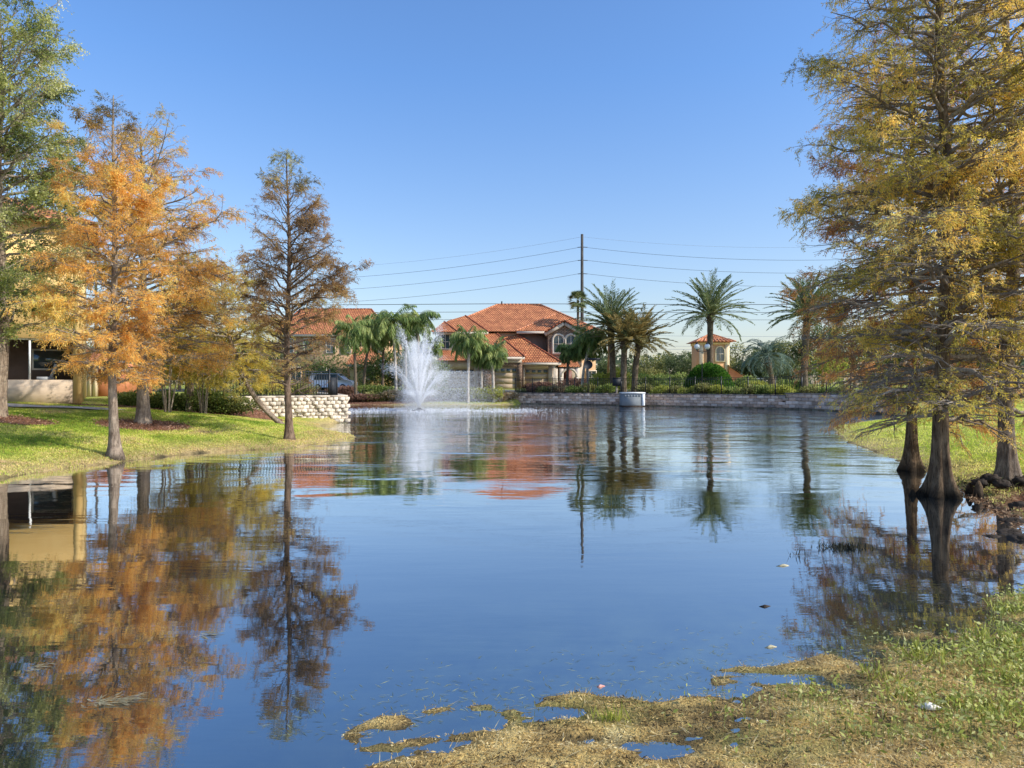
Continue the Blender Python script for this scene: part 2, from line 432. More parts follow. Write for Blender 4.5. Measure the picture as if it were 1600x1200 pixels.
bp = nd(nt, 'ShaderNodeBump', i_Strength=.8, i_Distance=.08); L.new(n.outputs['Fac'], bp.inputs['Height']); L.new(bp.outputs[0], b.inputs['Normal'])
L.new(b.outputs[0], out.inputs[0])
tag(raw_mesh('ground', np.stack([xf, yf, ZZ], 1), Fg.ravel(), np.full(len(Fg), 4), m, None, C, None, True), kind='structure')

# ------------------------------------------------------------------ water
FX, FY = W(655, 640, 53.5)[0], 53.5       # the fountain
m, nt, out = newmat('pond_water'); L = nt.links
geo = nd(nt, 'ShaderNodeNewGeometry')
sep = nd(nt, 'ShaderNodeSeparateXYZ'); L.new(geo.outputs['Position'], sep.inputs[0])
def math_(op, a, b=None, c=None, clamp=False):
    q = nd(nt, 'ShaderNodeMath', operation=op, use_clamp=clamp)
    for i, v in enumerate((a, b, c)):
        if v is None: continue
        if isinstance(v, (int, float)): q.inputs[i].default_value = v
        else: L.new(v, q.inputs[i])
    return q.outputs[0]
def maprange(v, a, b_, c, d):
    q = nd(nt, 'ShaderNodeMapRange'); L.new(v, q.inputs[0])
    for i, k in enumerate((a, b_, c, d)): q.inputs[i + 1].default_value = k
    return q.outputs[0]
mp1 = nd(nt, 'ShaderNodeMapping'); mp1.inputs['Scale'].default_value = (.55, 1.9, 1); L.new(geo.outputs['Position'], mp1.inputs[0])
w1 = nd(nt, 'ShaderNodeTexNoise', i_Scale=1.5, i_Detail=3, i_Roughness=.5); L.new(mp1.outputs[0], w1.inputs['Vector'])
w2 = nd(nt, 'ShaderNodeTexNoise', i_Scale=7.0, i_Detail=3, i_Roughness=.55); L.new(mp1.outputs[0], w2.inputs['Vector'])
w3 = nd(nt, 'ShaderNodeTexNoise', i_Scale=.32, i_Detail=2); L.new(geo.outputs['Position'], w3.inputs['Vector'])
amp = math_('ADD', math_('MULTIPLY', maprange(sep.outputs[1], 12, 36, .0, 1.3), maprange(sep.outputs[0], -14, -3, .4, 1.0)), .075)
patch = maprange(w3.outputs['Fac'], .40, .62, .45, 1.25)
mp4 = nd(nt, 'ShaderNodeMapping'); mp4.inputs['Scale'].default_value = (.22, 1.0, 1); L.new(geo.outputs['Position'], mp4.inputs[0])
w4 = nd(nt, 'ShaderNodeTexNoise', i_Scale=.75, i_Detail=3, i_Roughness=.55, i_Distortion=.4); L.new(mp4.outputs[0], w4.inputs['Vector'])
hgt = math_('ADD', math_('MULTIPLY', w1.outputs['Fac'], .022), math_('MULTIPLY', w2.outputs['Fac'], .005))
hgt = math_('MULTIPLY', math_('MULTIPLY', hgt, amp), patch)
hgt = math_('ADD', hgt, math_('MULTIPLY', math_('MULTIPLY', w4.outputs['Fac'], maprange(sep.outputs[1], 9, 30, .004, .040)), patch))
bp = nd(nt, 'ShaderNodeBump', i_Strength=1.0, i_Distance=1.0); L.new(hgt, bp.inputs['Height'])
fr = nd(nt, 'ShaderNodeFresnel', i_IOR=1.33); L.new(bp.outputs[0], fr.inputs['Normal'])
fac = math_('ADD', math_('MULTIPLY', fr.outputs[0], 1.15), .36, clamp=True)
gl = nd(nt, 'ShaderNodeBsdfGlossy', i_Roughness=.015); gl.inputs['Color'].default_value = (.95, .96, .97, 1); L.new(bp.outputs[0], gl.inputs['Normal'])
deep = nd(nt, 'ShaderNodeBsdfPrincipled', i_Roughness=.5); deep.inputs['Specular IOR Level'].default_value = 0
sil = nd(nt, 'ShaderNodeTexNoise', i_Scale=2.5, i_Detail=7, i_Roughness=.7); L.new(geo.outputs['Position'], sil.inputs['Vector'])
shal = math_('MULTIPLY', maprange(sep.outputs[1], 4.2, 7.5, 1, 0), maprange(sep.outputs[0], -1.5, 1.5, .15, 1))
sh_f = math_('MULTIPLY', maprange(sil.outputs['Fac'], .35, .65, .1, 1), shal, clamp=True)
cm = nd(nt, 'ShaderNodeMix', data_type='RGBA'); L.new(sh_f, cm.inputs[0])
cm.inputs[6].default_value = (.006, .011, .016, 1); cm.inputs[7].default_value = (.085, .11, .06, 1)
L.new(cm.outputs[2], deep.inputs['Base Color'])
ms = nd(nt, 'ShaderNodeMixShader'); L.new(fac, ms.inputs[0]); L.new(deep.outputs[0], ms.inputs[1]); L.new(gl.outputs[0], ms.inputs[2])
L.new(ms.outputs[0], out.inputs[0])
mb = MB(); mb.quad((-34, -6, 0), (34, -6, 0), (34, 80, 0), (-34, 80, 0))
tag(mb.build('pond_water', m), kind='structure')

# concrete path across the left lawn
mb = MB(); pl = []
for q in range(30):
    x = -21.5 + q * .235; y = 25.3 + .006 * (x + 26) ** 2 + .02 * x
    pl.append((x, y))
for i in range(len(pl) - 1):
    (x0, y0), (x1, y1) = pl[i], pl[i + 1]
    mb.quad(*[(x, y, Zt(x, y) + .035) for x, y in ((x0, y0), (x1, y1), (x1, y1 + 1.1), (x0, y0 + 1.1))])
tag(mb.build('path', M['path']), kind='structure')

# ------------------------------------------------------------------ trees
def pal(t, stops):
    "piecewise-linear colour ramp in numpy"
    xs = [s[0] for s in stops]
    return np.stack([np.interp(t, xs, [s[1][c] for s in stops]) for c in range(3)], 1)

ORANGE = [(0, (.12, .07, .03)), (.25, (.30, .16, .045)), (.48, (.50, .27, .065)), (.75, (.60, .40, .11)), (1, (.44, .40, .12))]  # autumn orange with brown shade and tan highlights put into the colour
RUSTY = [(0, (.09, .05, .03)), (.3, (.22, .11, .045)), (.55, (.40, .19, .06)), (.8, (.52, .32, .09)), (1, (.34, .33, .08))]
BROWN = [(0, (.05, .04, .025)), (.3, (.14, .09, .045)), (.6, (.27, .16, .065)), (.85, (.42, .28, .10)), (1, (.26, .24, .08))]
OLIVE = [(0, (.10, .09, .025)), (.35, (.26, .22, .045)), (.6, (.42, .34, .07)), (.8, (.52, .36, .07)), (1, (.30, .34, .06))]
GOLD = [(0, (.07, .05, .02)), (.22, (.20, .17, .04)), (.42, (.38, .32, .055)), (.6, (.54, .40, .08)), (.8, (.64, .37, .10)), (1, (.62, .52, .18))]
GREENS = [(0, (.025, .035, .018)), (.35, (.10, .125, .035)), (.6, (.26, .27, .075)), (.85, (.44, .42, .18)), (1, (.58, .56, .36))]  # leaf greens; the pale stops put whitish highlights into the colour
FARG = [(0, (.04, .055, .025)), (.5, (.10, .13, .05)), (1, (.22, .24, .09))]

def tree(name, label, cat, loc, H, r0, prof, first=.15, nb=70, pals=ORANGE, topgreen=0, twigs=6500, seed=1, el=(8, 50), droop=.25,
         leafl=.072, leafw=.0078, lpt=15, flare=1.6, bend=(0, 0), trunk_mat='bark_grey', asym=None, sub=9, bare=0, leafdroop=.5, group=None,
         limb_mat='bark_limb', subang=(25, 70), topcol=None, butt=0.0, kind_leaf='leaf', twl=.22):
    R = np.random.default_rng(seed)
    t = thing(name, label, cat, loc, group)
    L0 = np.array(loc, float)
    def cen(h):
        h = np.asarray(h, float)
        w = 1 - np.exp(-h / (H * .28))
        return np.stack([L0[0] + bend[0] * w + .05 * np.sin(h * .9 + seed), L0[1] + bend[1] * w + .05 * np.cos(h * .7 + seed * 2), L0[2] + h], -1)
    def rad(h):
        return r0 * np.clip(1 - h / H, 0, 1) ** .85 + .012
    # trunk with flared, fluted foot
    hs = np.concatenate([np.linspace(-.4, 1.4, 16), np.linspace(1.6, H, 34)]); n = 26
    th = np.linspace(0, 2 * pi, n, endpoint=False)
    c = cen(np.maximum(hs, 0)); c[:, 2] = L0[2] + hs
    rr = rad(np.maximum(hs, 0))[:, None] * (1 + (flare - 1) * np.exp(-np.maximum(hs, 0) / .32))[:, None]
    ph = R.uniform(0, 6, 3)
    fl = 1 + (butt + .06) * np.exp(-np.maximum(hs, 0) / .7)[:, None] * (np.cos(5 * th + ph[0])[None] + .5 * np.cos(8 * th + ph[1])[None]) + .03 * np.cos(3 * th[None] + hs[:, None] * 1.3 + ph[2])
    rr = rr * fl
    V = np.stack([c[:, 0:1] + rr * np.cos(th), c[:, 1:2] + rr * np.sin(th), np.broadcast_to(c[:, 2:3], rr.shape)], -1)
    k = len(hs); i, j = np.meshgrid(np.arange(k - 1), np.arange(n), indexing='ij'); j2 = (j + 1) % n
    Ft = np.stack([i * n + j, i * n + j2, (i + 1) * n + j2, (i + 1) * n + j], -1).reshape(-1, 4)
    raw_mesh('trunk', V.reshape(-1, 3), Ft.ravel(), np.full(len(Ft), 4), M[trunk_mat], t, None, None, True)
    # main limbs
    u = (np.arange(nb) + R.uniform(0, 1, nb)) / nb
    h = H * (first + (1 - first) * .985 * u ** .95)
    az = np.arange(nb) * 2.39996 + R.uniform(-.5, .5, nb)
    hr = h / H
    Ls = prof(hr) * R.uniform(.68, 1.12, nb)
    if asym is not None: Ls = Ls * asym(az, hr)
    e = np.radians(el[0] + (el[1] - el[0]) * hr ** 1.3 + R.normal(0, 7, nb))
    K = 8; s = np.linspace(0, 1, K)
    dr = np.stack([np.cos(az), np.sin(az)], 1)
    curl = R.normal(0, .22, nb)
    side = np.stack([-dr[:, 1], dr[:, 0]], 1)
    hor = Ls[:, None] * s
    P = np.empty((nb, K, 3)); P0 = cen(h)
    for a_ in range(2):
        P[:, :, a_] = P0[:, a_:a_ + 1] + hor * dr[:, a_:a_ + 1] + side[:, a_:a_ + 1] * (curl[:, None] * Ls[:, None] * s ** 2)
    P[:, :, 2] = P0[:, 2:3] + hor * np.tan(e)[:, None] - droop * Ls[:, None] * s ** 2 * (1 - .7 * hr[:, None])
    P[:, 1:] += R.normal(0, .025, (nb, K - 1, 3)) * Ls[:, None, None]
    rb = np.clip(rad(h) * .42, .008, .04)[:, None] * (1 - s * .85) * np.clip(Ls, .4, 1.6)[:, None] ** .5
    # sub-branches
    ns = np.maximum((Ls * sub).astype(int), 3); idx = np.repeat(np.arange(nb), ns); m_ = len(idx)
    ss = R.uniform(.12, 1, m_) ** .8
    fi = ss * (K - 1); i0 = np.minimum(fi.astype(int), K - 2); ft = (fi - i0)[:, None]
    Q0 = P[idx, i0] * (1 - ft) + P[idx, i0 + 1] * ft
    tan = nrm(P[idx, i0 + 1] - P[idx, i0])
    sgn = R.choice([-1, 1], m_); ang = np.radians(R.uniform(subang[0], subang[1], m_)) * sgn
    sd3 = np.stack([-tan[:, 1], tan[:, 0], np.zeros(m_)], 1)
    d2 = nrm(tan * np.cos(ang)[:, None] + nrm(sd3) * np.sin(ang)[:, None] + np.array([0, 0, 1.]) * R.uniform(-.15, .45, m_)[:, None])
    l2 = (Ls[idx] * (.16 + .42 * (1 - ss))) * R.uniform(.6, 1.2, m_) + .12
    K2 = 5; s2 = np.linspace(0, 1, K2)
    Q = Q0[:, None] + d2[:, None] * (l2[:, None] * s2)[:, :, None]
    Q[:, :, 2] -= .22 * l2[:, None] * s2 ** 2
    Q[:, 1:] += R.normal(0, .035, (m_, K2 - 1, 3)) * l2[:, None, None]
    rs = np.clip(rb[idx, i0] * .5, .004, .02)[:, None] * (1 - s2 * .8)
    # twigs
    wgt = l2 * np.clip(1 - bare * np.clip((.42 - hr[idx]) / .3, 0, 1), .03, 1)
    wgt = wgt * (.05 + 2.2 * np.clip(vnoise(Q0[:, 0] * 1.5 + seed, Q0[:, 1] * 1.5, Q0[:, 2] * 2.0) - .22, 0, 1) ** 1.6)
    ti = R.choice(m_, twigs, p=wgt / wgt.sum())
    ts = R.uniform(.12, 1, twigs) ** .7
    fi = ts * (K2 - 1); i1 = np.minimum(fi.astype(int), K2 - 2); ft = (fi - i1)[:, None]
    T0 = Q[ti, i1] * (1 - ft) + Q[ti, i1 + 1] * ft
    td = nrm(nrm(Q[ti, i1 + 1] - Q[ti, i1]) * .7 + R.normal(0, .55, (twigs, 3)) + np.array([0, 0, -.15]))
    tl = twl * R.uniform(.5, 1.4, twigs)
    tpts = np.stack([T0, T0 + td * (tl * .5)[:, None], T0 + td * tl[:, None] - np.array([0, 0, .15]) * tl[:, None]], 1)
    sel = R.random(twigs) < .55
    parts = [tubes_np(P, rb, 6), tubes_np(Q, rs, 4), tubes_np(tpts[sel], np.tile([.0035, .003, .002], (sel.sum(), 1)), 3)]
    Vb, Fb = join_np(parts)
    raw_mesh('branches', Vb, Fb.ravel(), np.full(len(Fb), 4), M[limb_mat], t, None, None, True)
    # leaves
    jn = np.tile(np.arange(1, lpt + 1) / lpt, twigs); rep = np.repeat(np.arange(twigs), lpt)
    LP = T0[rep] + td[rep] * (tl[rep] * jn)[:, None] - np.array([0, 0, .15]) * (tl[rep] * jn ** 2)[:, None]
    N = len(LP); LP += R.normal(0, .012, (N, 3))
    sv = nrm(np.cross(td, R.normal(0, 1, (twigs, 3))))[rep] * np.tile(np.where(np.arange(lpt) % 2, 1., -1.), twigs)[:, None]
    A = nrm(td[rep] * .6 + sv * .8 + np.array([0, 0, -leafdroop]) + R.normal(0, .16, (N, 3)))
    B = nrm(np.cross(A, R.normal(0, 1, (N, 3))))
    ll = leafl * R.uniform(.6, 1.3, N); lw = leafw * R.uniform(.7, 1.3, N)
    tz = vnoise(T0[:, 0] * .9 + 5 * seed, T0[:, 1] * .9, T0[:, 2] * 1.1) * .85 + R.random(twigs) * .34 - .12
    tt = np.clip(tz[rep] + R.normal(0, .09, N) + .06, 0, 1)
    col = np.minimum(pal(tt, pals) * 1.65, .95)
    if topgreen:
        w = np.clip((LP[:, 2] - L0[2] - H * topgreen) / (H * .1) + R.normal(0, .3, N), 0, 1)[:, None] * .85
        col = col * (1 - w) + pal(tt, topcol or GREENS) * 1.3 * w
    diamonds('crown', LP, A * ll[:, None], B * lw[:, None], col, M[kind_leaf], t)
    return t

def profile(pts):
    xs = [p[0] for p in pts]; ys = [p[1] for p in pts]
    return lambda q: np.interp(q, xs, ys)

zt = Zt(*T_FRONT)
tree('cypress_tree', 'orange cypress at the water edge of the left lawn, with a green tip', 'tree', (T_FRONT[0], T_FRONT[1], zt - .02), 9.4, .105,
     profile([(0, .9), (.18, 1.2), (.3, 1.55), (.45, 1.7), (.62, 1.5), (.78, 1.05), (.86, .6), (.93, .4), (1, .12)]), first=.205, nb=95, pals=ORANGE, topgreen=.86,
     twigs=6600, seed=3, el=(6, 45), droop=.13, flare=2.1, asym=lambda a, h: 1 - .15 * np.cos(a) * (h < .5))
zt = Zt(*T_BACK)
tree('cypress_tree', 'orange cypress with a mulch ring, behind the tree at the water edge', 'tree', (T_BACK[0], T_BACK[1], zt - .02), 9.9, .185,
     profile([(0, 1.2), (.2, 2.2), (.35, 2.6), (.55, 2.4), (.75, 1.75), (.88, 1.2), (.95, .7), (1, .2)]), first=.17, nb=110, pals=ORANGE, topgreen=.9,
     twigs=7600, seed=8, el=(2, 48), droop=.15, flare=1.5, topcol=OLIVE, asym=lambda a, h: 1 + .28 * np.cos(a))
zt = Zt(*T_MID)
tree('cypress_tree', 'slender sparse rusty cypress standing alone in front of the pale block wall', 'tree', (T_MID[0], T_MID[1], zt - .02), 9.35, .105,
     profile([(0, .5), (.16, .9), (.3, 1.55), (.5, 1.95), (.66, 1.35), (.8, 1.0), (.92, .6), (1, .15)]), first=.16, nb=110, pals=BROWN, topgreen=.84,
     twigs=5200, seed=21, el=(12, 48), droop=.05, flare=1.8, asym=lambda a, h: .92 + .26 * np.cos(a) * np.clip((.72 - h) * 4, 0, 1), bare=.9, leafl=.065, leafw=.0078, limb_mat='bark_dark', trunk_mat='bark_brown')
gx_, gy_ = G(443, 661, .45)
tree('cypress_tree', 'olive cypress whose trunk leans left in front of the pale block wall', 'tree', (gx_, gy_, Zt(gx_, gy_) - .02), 6.3, .13,
     profile([(0, .8), (.25, 1.9), (.5, 2.3), (.75, 1.8), (1, .4)]), first=.30, nb=60, pals=OLIVE, twigs=6000, seed=31, el=(-5, 40), droop=.3,
     bend=(-2.6, .3), flare=1.2)
tree('cypress_tree', 'olive cypress half hidden behind the lone slender cypress', 'tree', (-14.0, 30.6, Zt(-14.0, 30.6)), 6.9, .14,
     profile([(0, 1.0), (.25, 2.0), (.5, 2.3), (.75, 1.6), (1, .3)]), first=.2, nb=60, pals=OLIVE, twigs=6000, seed=37, el=(-5, 45), droop=.35, flare=1.2)
zt = Zt(*T_ELM)
tree('elm_tree', 'tall green small leaved tree at the far left edge', 'tree', (T_ELM[0] - .15, T_ELM[1], zt - .02), 13.0, .24,
     profile([(0, 1.7), (.2, 2.4), (.4, 2.7), (.6, 2.6), (.8, 1.9), (.93, 1.2), (1, .5)]), first=.19, nb=90, pals=GREENS, twigs=13000, seed=5, el=(15, 62),
     droop=.1, leafl=.072, leafw=.021, lpt=9, flare=1.3, bare=0, leafdroop=.1, twl=.34, trunk_mat='bark_grey')

# three cypresses on the right bank
T_R1 = G(1475, 776, 0); T_R2 = G(1425, 735, 0); T_R3 = G(1578, 741, .28)
tree('cypress_tree', 'largest golden cypress standing in the water near the right bank, foot broadly flared', 'tree', (T_R1[0], T_R1[1], -.03), 13.2, .122,
     profile([(0, 1.0), (.1, 1.5), (.22, 2.15), (.36, 2.35), (.55, 2.0), (.75, 1.7), (.9, 1.0), (1, .2)]), first=.10, nb=150, pals=GOLD, topgreen=.0,
     twigs=10500, seed=41, el=(4, 42), droop=.22, flare=2.55, butt=.24, bare=.55, trunk_mat='bark_wet', leafl=.060, leafw=.0062, lpt=18, sub=11)
tree('cypress_tree', 'thinner golden cypress at the water edge left of the largest one', 'tree', (T_R2[0], T_R2[1], -.03), 10.8, .105,
     profile([(0, 1.2), (.12, 2.2), (.3, 2.75), (.5, 2.5), (.7, 1.7), (.9, 1.0), (1, .2)]), first=.13, nb=110, pals=RUSTY, twigs=9000, seed=43, el=(-6, 42),
     droop=.3, flare=2.4, butt=.2, bare=.15, trunk_mat='bark_wet', leafl=.065, leafw=.0070, lpt=16)
tree('cypress_tree', 'golden cypress rooted on the right bank by the photo edge', 'tree', (T_R3[0], T_R3[1], Zt(*T_R3) - .05), 13.0, .125,
     profile([(0, 1.0), (.1, 1.9), (.25, 2.7), (.45, 2.7), (.7, 2.0), (.9, 1.1), (1, .2)]), first=.11, nb=120, pals=GOLD, twigs=7500, seed=47, el=(2, 42),
     droop=.2, flare=2.0, butt=.12, bare=.6, trunk_mat='bark_grey', leafl=.062, leafw=.0068, lpt=16)

# thin multi-stem small trees by the hedge
def multistem(loc, seed, label):
    R = np.random.default_rng(seed); t = thing('crepe_myrtle', label, 'tree', loc, None)
    mb = MB(); tips = []
    for q in range(6):
        a = q * 1.05 + R.uniform(0, .5); sp = R.uniform(.2, .6); hh = R.uniform(2.4, 3.2)
        s = np.linspace(0, 1, 8)
        pts = np.stack([loc[0] + .1 * cos(a) + sp * cos(a) * s ** 1.4, loc[1] + .1 * sin(a) + sp * sin(a) * s ** 1.4, loc[2] - .1 + hh * s], 1)
        mb.tube(pts, np.linspace(.032, .012, 8), 6); tips.append(pts[-1])
    mb.build('stems', M['bark_limb'], t, True)
    n = 5200; c = np.array(tips)[R.integers(0, 6, n)]
    P = c + R.normal(0, 1, (n, 3)) * np.array([.5, .5, .42])
    A = nrm(R.normal(0, 1, (n, 3))); B = nrm(np.cross(A, R.normal(0, 1, (n, 3))))
    diamonds('crown', P, A * .085, B * .022, pal(np.clip(R.random(n) * .6 + vnoise(P[:, 0] * 2, P[:, 1] * 2, P[:, 2] * 2) * .4, 0, 1), OLIVE), M['leaf'], t)
for px, D, sd_, lb in ((262, 27.5, 1, 'pale multi-stemmed small tree nearest the left lawn trunks'), (318, 29.5, 2, 'pale multi-stemmed small tree behind the leafy hedge')):
    x = (px - 800) / F * D; multistem((x, D, Zt(x, D)), sd_, lb)

def shrub(name, label, cat, loc, rx, ry, h, n, leaf=.08, pals=GREENS, seed=0, wid=.3, group=None, shell=.55, leafkind='leaf', up=0.0, lobes=7):
    R = np.random.default_rng(seed + 100); t = thing(name, label, cat, loc, group)
    L0 = np.array(loc, float)
    # lobed mass of leaves
    lc = np.stack([R.uniform(-.55, .55, lobes), R.uniform(-.55, .55, lobes), R.uniform(.25, .72, lobes)], 1)
    li = R.integers(0, lobes, n)
    d = nrm(R.normal(0, 1, (n, 3))); rad_ = (shell + (1 - shell) * R.random(n)) * .46
    P = lc[li] + d * rad_[:, None] * np.array([1, 1, .75]); P[:, 2] = np.abs(P[:, 2])
    P = L0 + P * np.array([rx, ry, h])
    A = nrm(d + R.normal(0, .6, (n, 3)) + np.array([0, 0, up])); B = nrm(np.cross(A, R.normal(0, 1, (n, 3))))
    ll = leaf * R.uniform(.6, 1.3, n)
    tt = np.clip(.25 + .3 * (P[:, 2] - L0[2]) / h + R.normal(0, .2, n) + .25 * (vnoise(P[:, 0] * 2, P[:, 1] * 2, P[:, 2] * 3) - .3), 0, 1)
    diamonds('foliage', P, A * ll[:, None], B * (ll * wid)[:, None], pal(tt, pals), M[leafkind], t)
    mb = MB()
    for q in range(6):
        a = q * 1.05; mb.tube([(L0[0] + .05 * rx * cos(a), L0[1] + .05 * ry * sin(a), L0[2] - .05), (L0[0] + rx * .25 * cos(a), L0[1] + ry * .25 * sin(a), L0[2] + h * .35), (L0[0] + rx * .42 * cos(a), L0[1] + ry * .42 * sin(a), L0[2] + h * .62)], [.03, .02, .008], 5)
    mb.build('stems', M['bark_limb'], t, True)
    return t

# ------------------------------------------------------------------ palms
DATE = [(0, (.04, .06, .03)), (.5, (.15, .20, .08)), (1, (.40, .40, .18))]
DATE_GOLD = [(0, (.08, .08, .035)), (.45, (.24, .22, .09)), (.75, (.50, .36, .13)), (1, (.66, .50, .2))]
QUEEN = [(0, (.035, .06, .02)), (.5, (.17, .24, .06)), (1, (.50, .52, .18))]
PINDO = [(0, (.05, .08, .065)), (.5, (.16, .23, .18)), (1, (.36, .42, .30))]
YELLOWG = [(0, (.12, .14, .02)), (.5, (.38, .40, .06)), (1, (.60, .58, .12))]

def palm(name, label, base, cz, lean, r, nf, L_, e_rng, droop, leafl, pals, seed=0, leafang=50, leafdroop=.25, tr_mat='bark_palm', lw=.03, npin=26, group=None, dead=0, trunk_top=1.15):
    R = np.random.default_rng(seed + 500); t = thing(name, label, 'palm tree', base, group)
    b = np.array(base, float); top = np.array([b[0] + lean[0], b[1] + lean[1], cz])
    k = 22; s = np.linspace(0, 1, k); pts = b[None] * (1 - s[:, None]) + top[None] * s[:, None]
    pts[:, 2] = b[2] - .2 + (cz - b[2] + .2) * s
    pts[:, 0] -= lean[0] * .25 * np.sin(pi * s)
    rad_ = r * (1 + .35 * np.exp(-s * 12)) * (1 + .08 * (np.arange(k) % 2)) * np.interp(s, [0, .8, 1], [1, .95, trunk_top])
    mb = MB(); mb.tube(pts, rad_, 12); mb.build('trunk', M[tr_mat], t, True)
    az = np.arange(nf) * 2.39996 + R.uniform(-.25, .25, nf)
    el = np.radians(np.linspace(e_rng[1], e_rng[0], nf) + R.normal(0, 5, nf))
    K = 12; s = np.linspace(0, 1, K); Lf = L_ * R.uniform(.85, 1.08, nf)
    e = el[:, None] - droop * s[None] ** 1.3 * (1 + .25 * R.normal(0, 1, nf))[:, None]
    st = Lf[:, None] / (K - 1)
    hx = np.concatenate([np.zeros((nf, 1)), np.cumsum(np.cos(e[:, :-1]) * st, 1)], 1)
    hz = np.concatenate([np.zeros((nf, 1)), np.cumsum(np.sin(e[:, :-1]) * st, 1)], 1)
    P = np.stack([top[0] + hx * np.cos(az)[:, None], top[1] + hx * np.sin(az)[:, None], top[2] + hz], -1)
    V, Fc = tubes_np(P, np.tile(np.linspace(.035, .008, K) * (L_ / 3.5), (nf, 1)), 4)
    cr = np.tile(np.array(pals[2][1]) * .9, (len(V), 1))
    raw_mesh('frond_stems', V, Fc.ravel(), np.full(len(Fc), 4), M['palm_leaf'], t, cr)
    ps = np.linspace(.14, 1, npin); fi = ps * (K - 1); i0 = np.minimum(fi.astype(int), K - 2); ft = (fi - i0)[None, :, None]
    Q = P[:, i0] * (1 - ft) + P[:, i0 + 1] * ft; T = nrm(P[:, i0 + 1] - P[:, i0])
    sdv = np.stack([-np.sin(az), np.cos(az), np.zeros(nf)], 1)[:, None]
    la = np.radians(leafang)
    out_P = []; out_A = []; out_B = []; out_c = []
    ll = leafl * np.sin(np.clip(ps * 1.02 + .06, 0, 1) * pi * .93) ** .6 + .08
    tcol = R.random(nf) * .5 + .25
    for sg in (-1, 1):
        A = T * cos(la) + sg * sdv * sin(la) + np.array([0, 0, 1.]) * (.25 - leafdroop) + R.normal(0, .09, Q.shape)
        A = nrm(A) * (ll[None, :, None] * R.uniform(.85, 1.1, Q.shape[:2])[..., None])
        A[..., 2] -= leafdroop * np.linalg.norm(A, axis=-1) * .6
        B = nrm(np.cross(A, np.array([0, 0, 1.]) + R.normal(0, .4, A.shape))) * lw
        out_P.append(Q.reshape(-1, 3)); out_A.append(A.reshape(-1, 3)); out_B.append(B.reshape(-1, 3))
        out_c.append(np.clip(np.repeat(tcol, npin) + R.normal(0, .12, nf * npin) + .12 * sg * 0, 0, 1))
    col = pal(np.concatenate(out_c), pals)
    diamonds('crown', np.concatenate(out_P), np.concatenate(out_A), np.concatenate(out_B), col, M['palm_leaf'], t)
    # stubs of old fronds under the crown
    mb = MB()
    for q in range(26):
        a = q * 2.4; zz = cz - .1 - .9 * (q / 26) * min(1, (cz - b[2]) / 4)
        d = np.array([cos(a), sin(a), .9]); p0 = np.array([top[0], top[1], zz]) + d * np.array([r * .7, r * .7, 0])
        mb.tube([p0, p0 + d * .16 * (r / .25), p0 + d * .3 * (r / .25)], [.05 * r / .25, .04 * r / .25, .015], 4)
    mb.build('frond_stubs', M['bark_palm'], t)
    return t

def date_palm(px, D, cy, rpx, seed, label, pals=DATE, lean=0, trunkpx=None, nf=62, r=.30, erng=(-8, 85)):
    cx = (px - 800) / F * D; bx = cx if trunkpx is None else (trunkpx - 800) / F * D
    bz = Zt(bx, D); cz = CAMH + (600 - cy) / F * D
    return palm('date_palm', label, (bx, D, bz), cz, (cx - bx, 0), r, nf, rpx / F * D * 1.12, erng, .72, .62, pals, seed, 40, .14, lw=.045, npin=36, group='date palms beyond the far wall')
date_palm(954, 71, 508, 62, 1, 'tall date palm with a full dark crown right of the big house', trunkpx=958)
date_palm(976, 69, 533, 50, 2, 'shorter date palm with golden inner fronds, middle of the three by the house', DATE_GOLD, trunkpx=974)
date_palm(999, 70, 532, 50, 3, 'shorter date palm leaning its fronds right, outermost of the three by the house', DATE_GOLD, trunkpx=991)
date_palm(1110, 71, 492, 64, 4, 'lone date palm rising in front of the small tower', trunkpx=1109)
date_palm(1262, 63, 492, 58, 5, 'date palm partly hidden behind the golden cypress branches', trunkpx=1256)

def queen(px, D, cy, rpx, seed, label, trunkpx=None, tm='bark_pale'):
    cx = (px - 800) / F * D; bx = cx if trunkpx is None else (trunkpx - 800) / F * D
    cz = CAMH + (600 - cy) / F * D
    return palm('queen_palm', label, (bx, D, Zt(bx, D)), cz, (cx - bx, 0), .14, 32, rpx / F * D * 1.6, (-15, 78), 2.2, .66, QUEEN, seed, 55, .85, tr_mat=tm, lw=.045, npin=30, group='queen palms on the far bank', trunk_top=.9)
queen(552, 70, 520, 28, 11, 'leftmost drooping queen palm, trunk dark, beside the white van', 556, 'bark_palm')
queen(582, 74, 514, 30, 12, 'queen palm before the yellow garage wing of the left house', 568, 'bark_palm')
queen(613, 72, 506, 31, 13, 'dark drooping queen palm just left of the fountain jets', 619)
queen(652, 74, 502, 26, 14, 'brightest queen palm directly behind the fountain jets', 655)
queen(600, 76, 520, 28, 21, 'queen palm with dense crown filling the gap left of the fountain', 598, 'bark_palm')
queen(633, 77, 512, 24, 22, 'queen palm standing between the two behind the fountain jets', 634)
queen(674, 78, 540, 15, 23, 'small queen palm against the left corner of the big house', 671)
queen(733, 68.5, 534, 24, 15, 'drooping queen palm on the grassy cape right of the fountain', 731)
queen(769, 69.5, 551, 20, 16, 'shortest queen palm on the grassy cape, before the garage door', 771)
queen(752, 71.5, 556, 13, 19, 'small pale-trunked queen palm between the two on the grassy cape', 752)
queen(889, 75, 546, 15, 17, 'small queen palm in front of the arched entry', 886, 'bark_palm')
queen(925, 73, 530, 24, 18, 'broad queen palm with pale trunk by the right corner of the big house', 909)
queen(915, 74.5, 544, 15, 20, 'queen palm with straight trunk just right of the pale one at the house corner', 919)
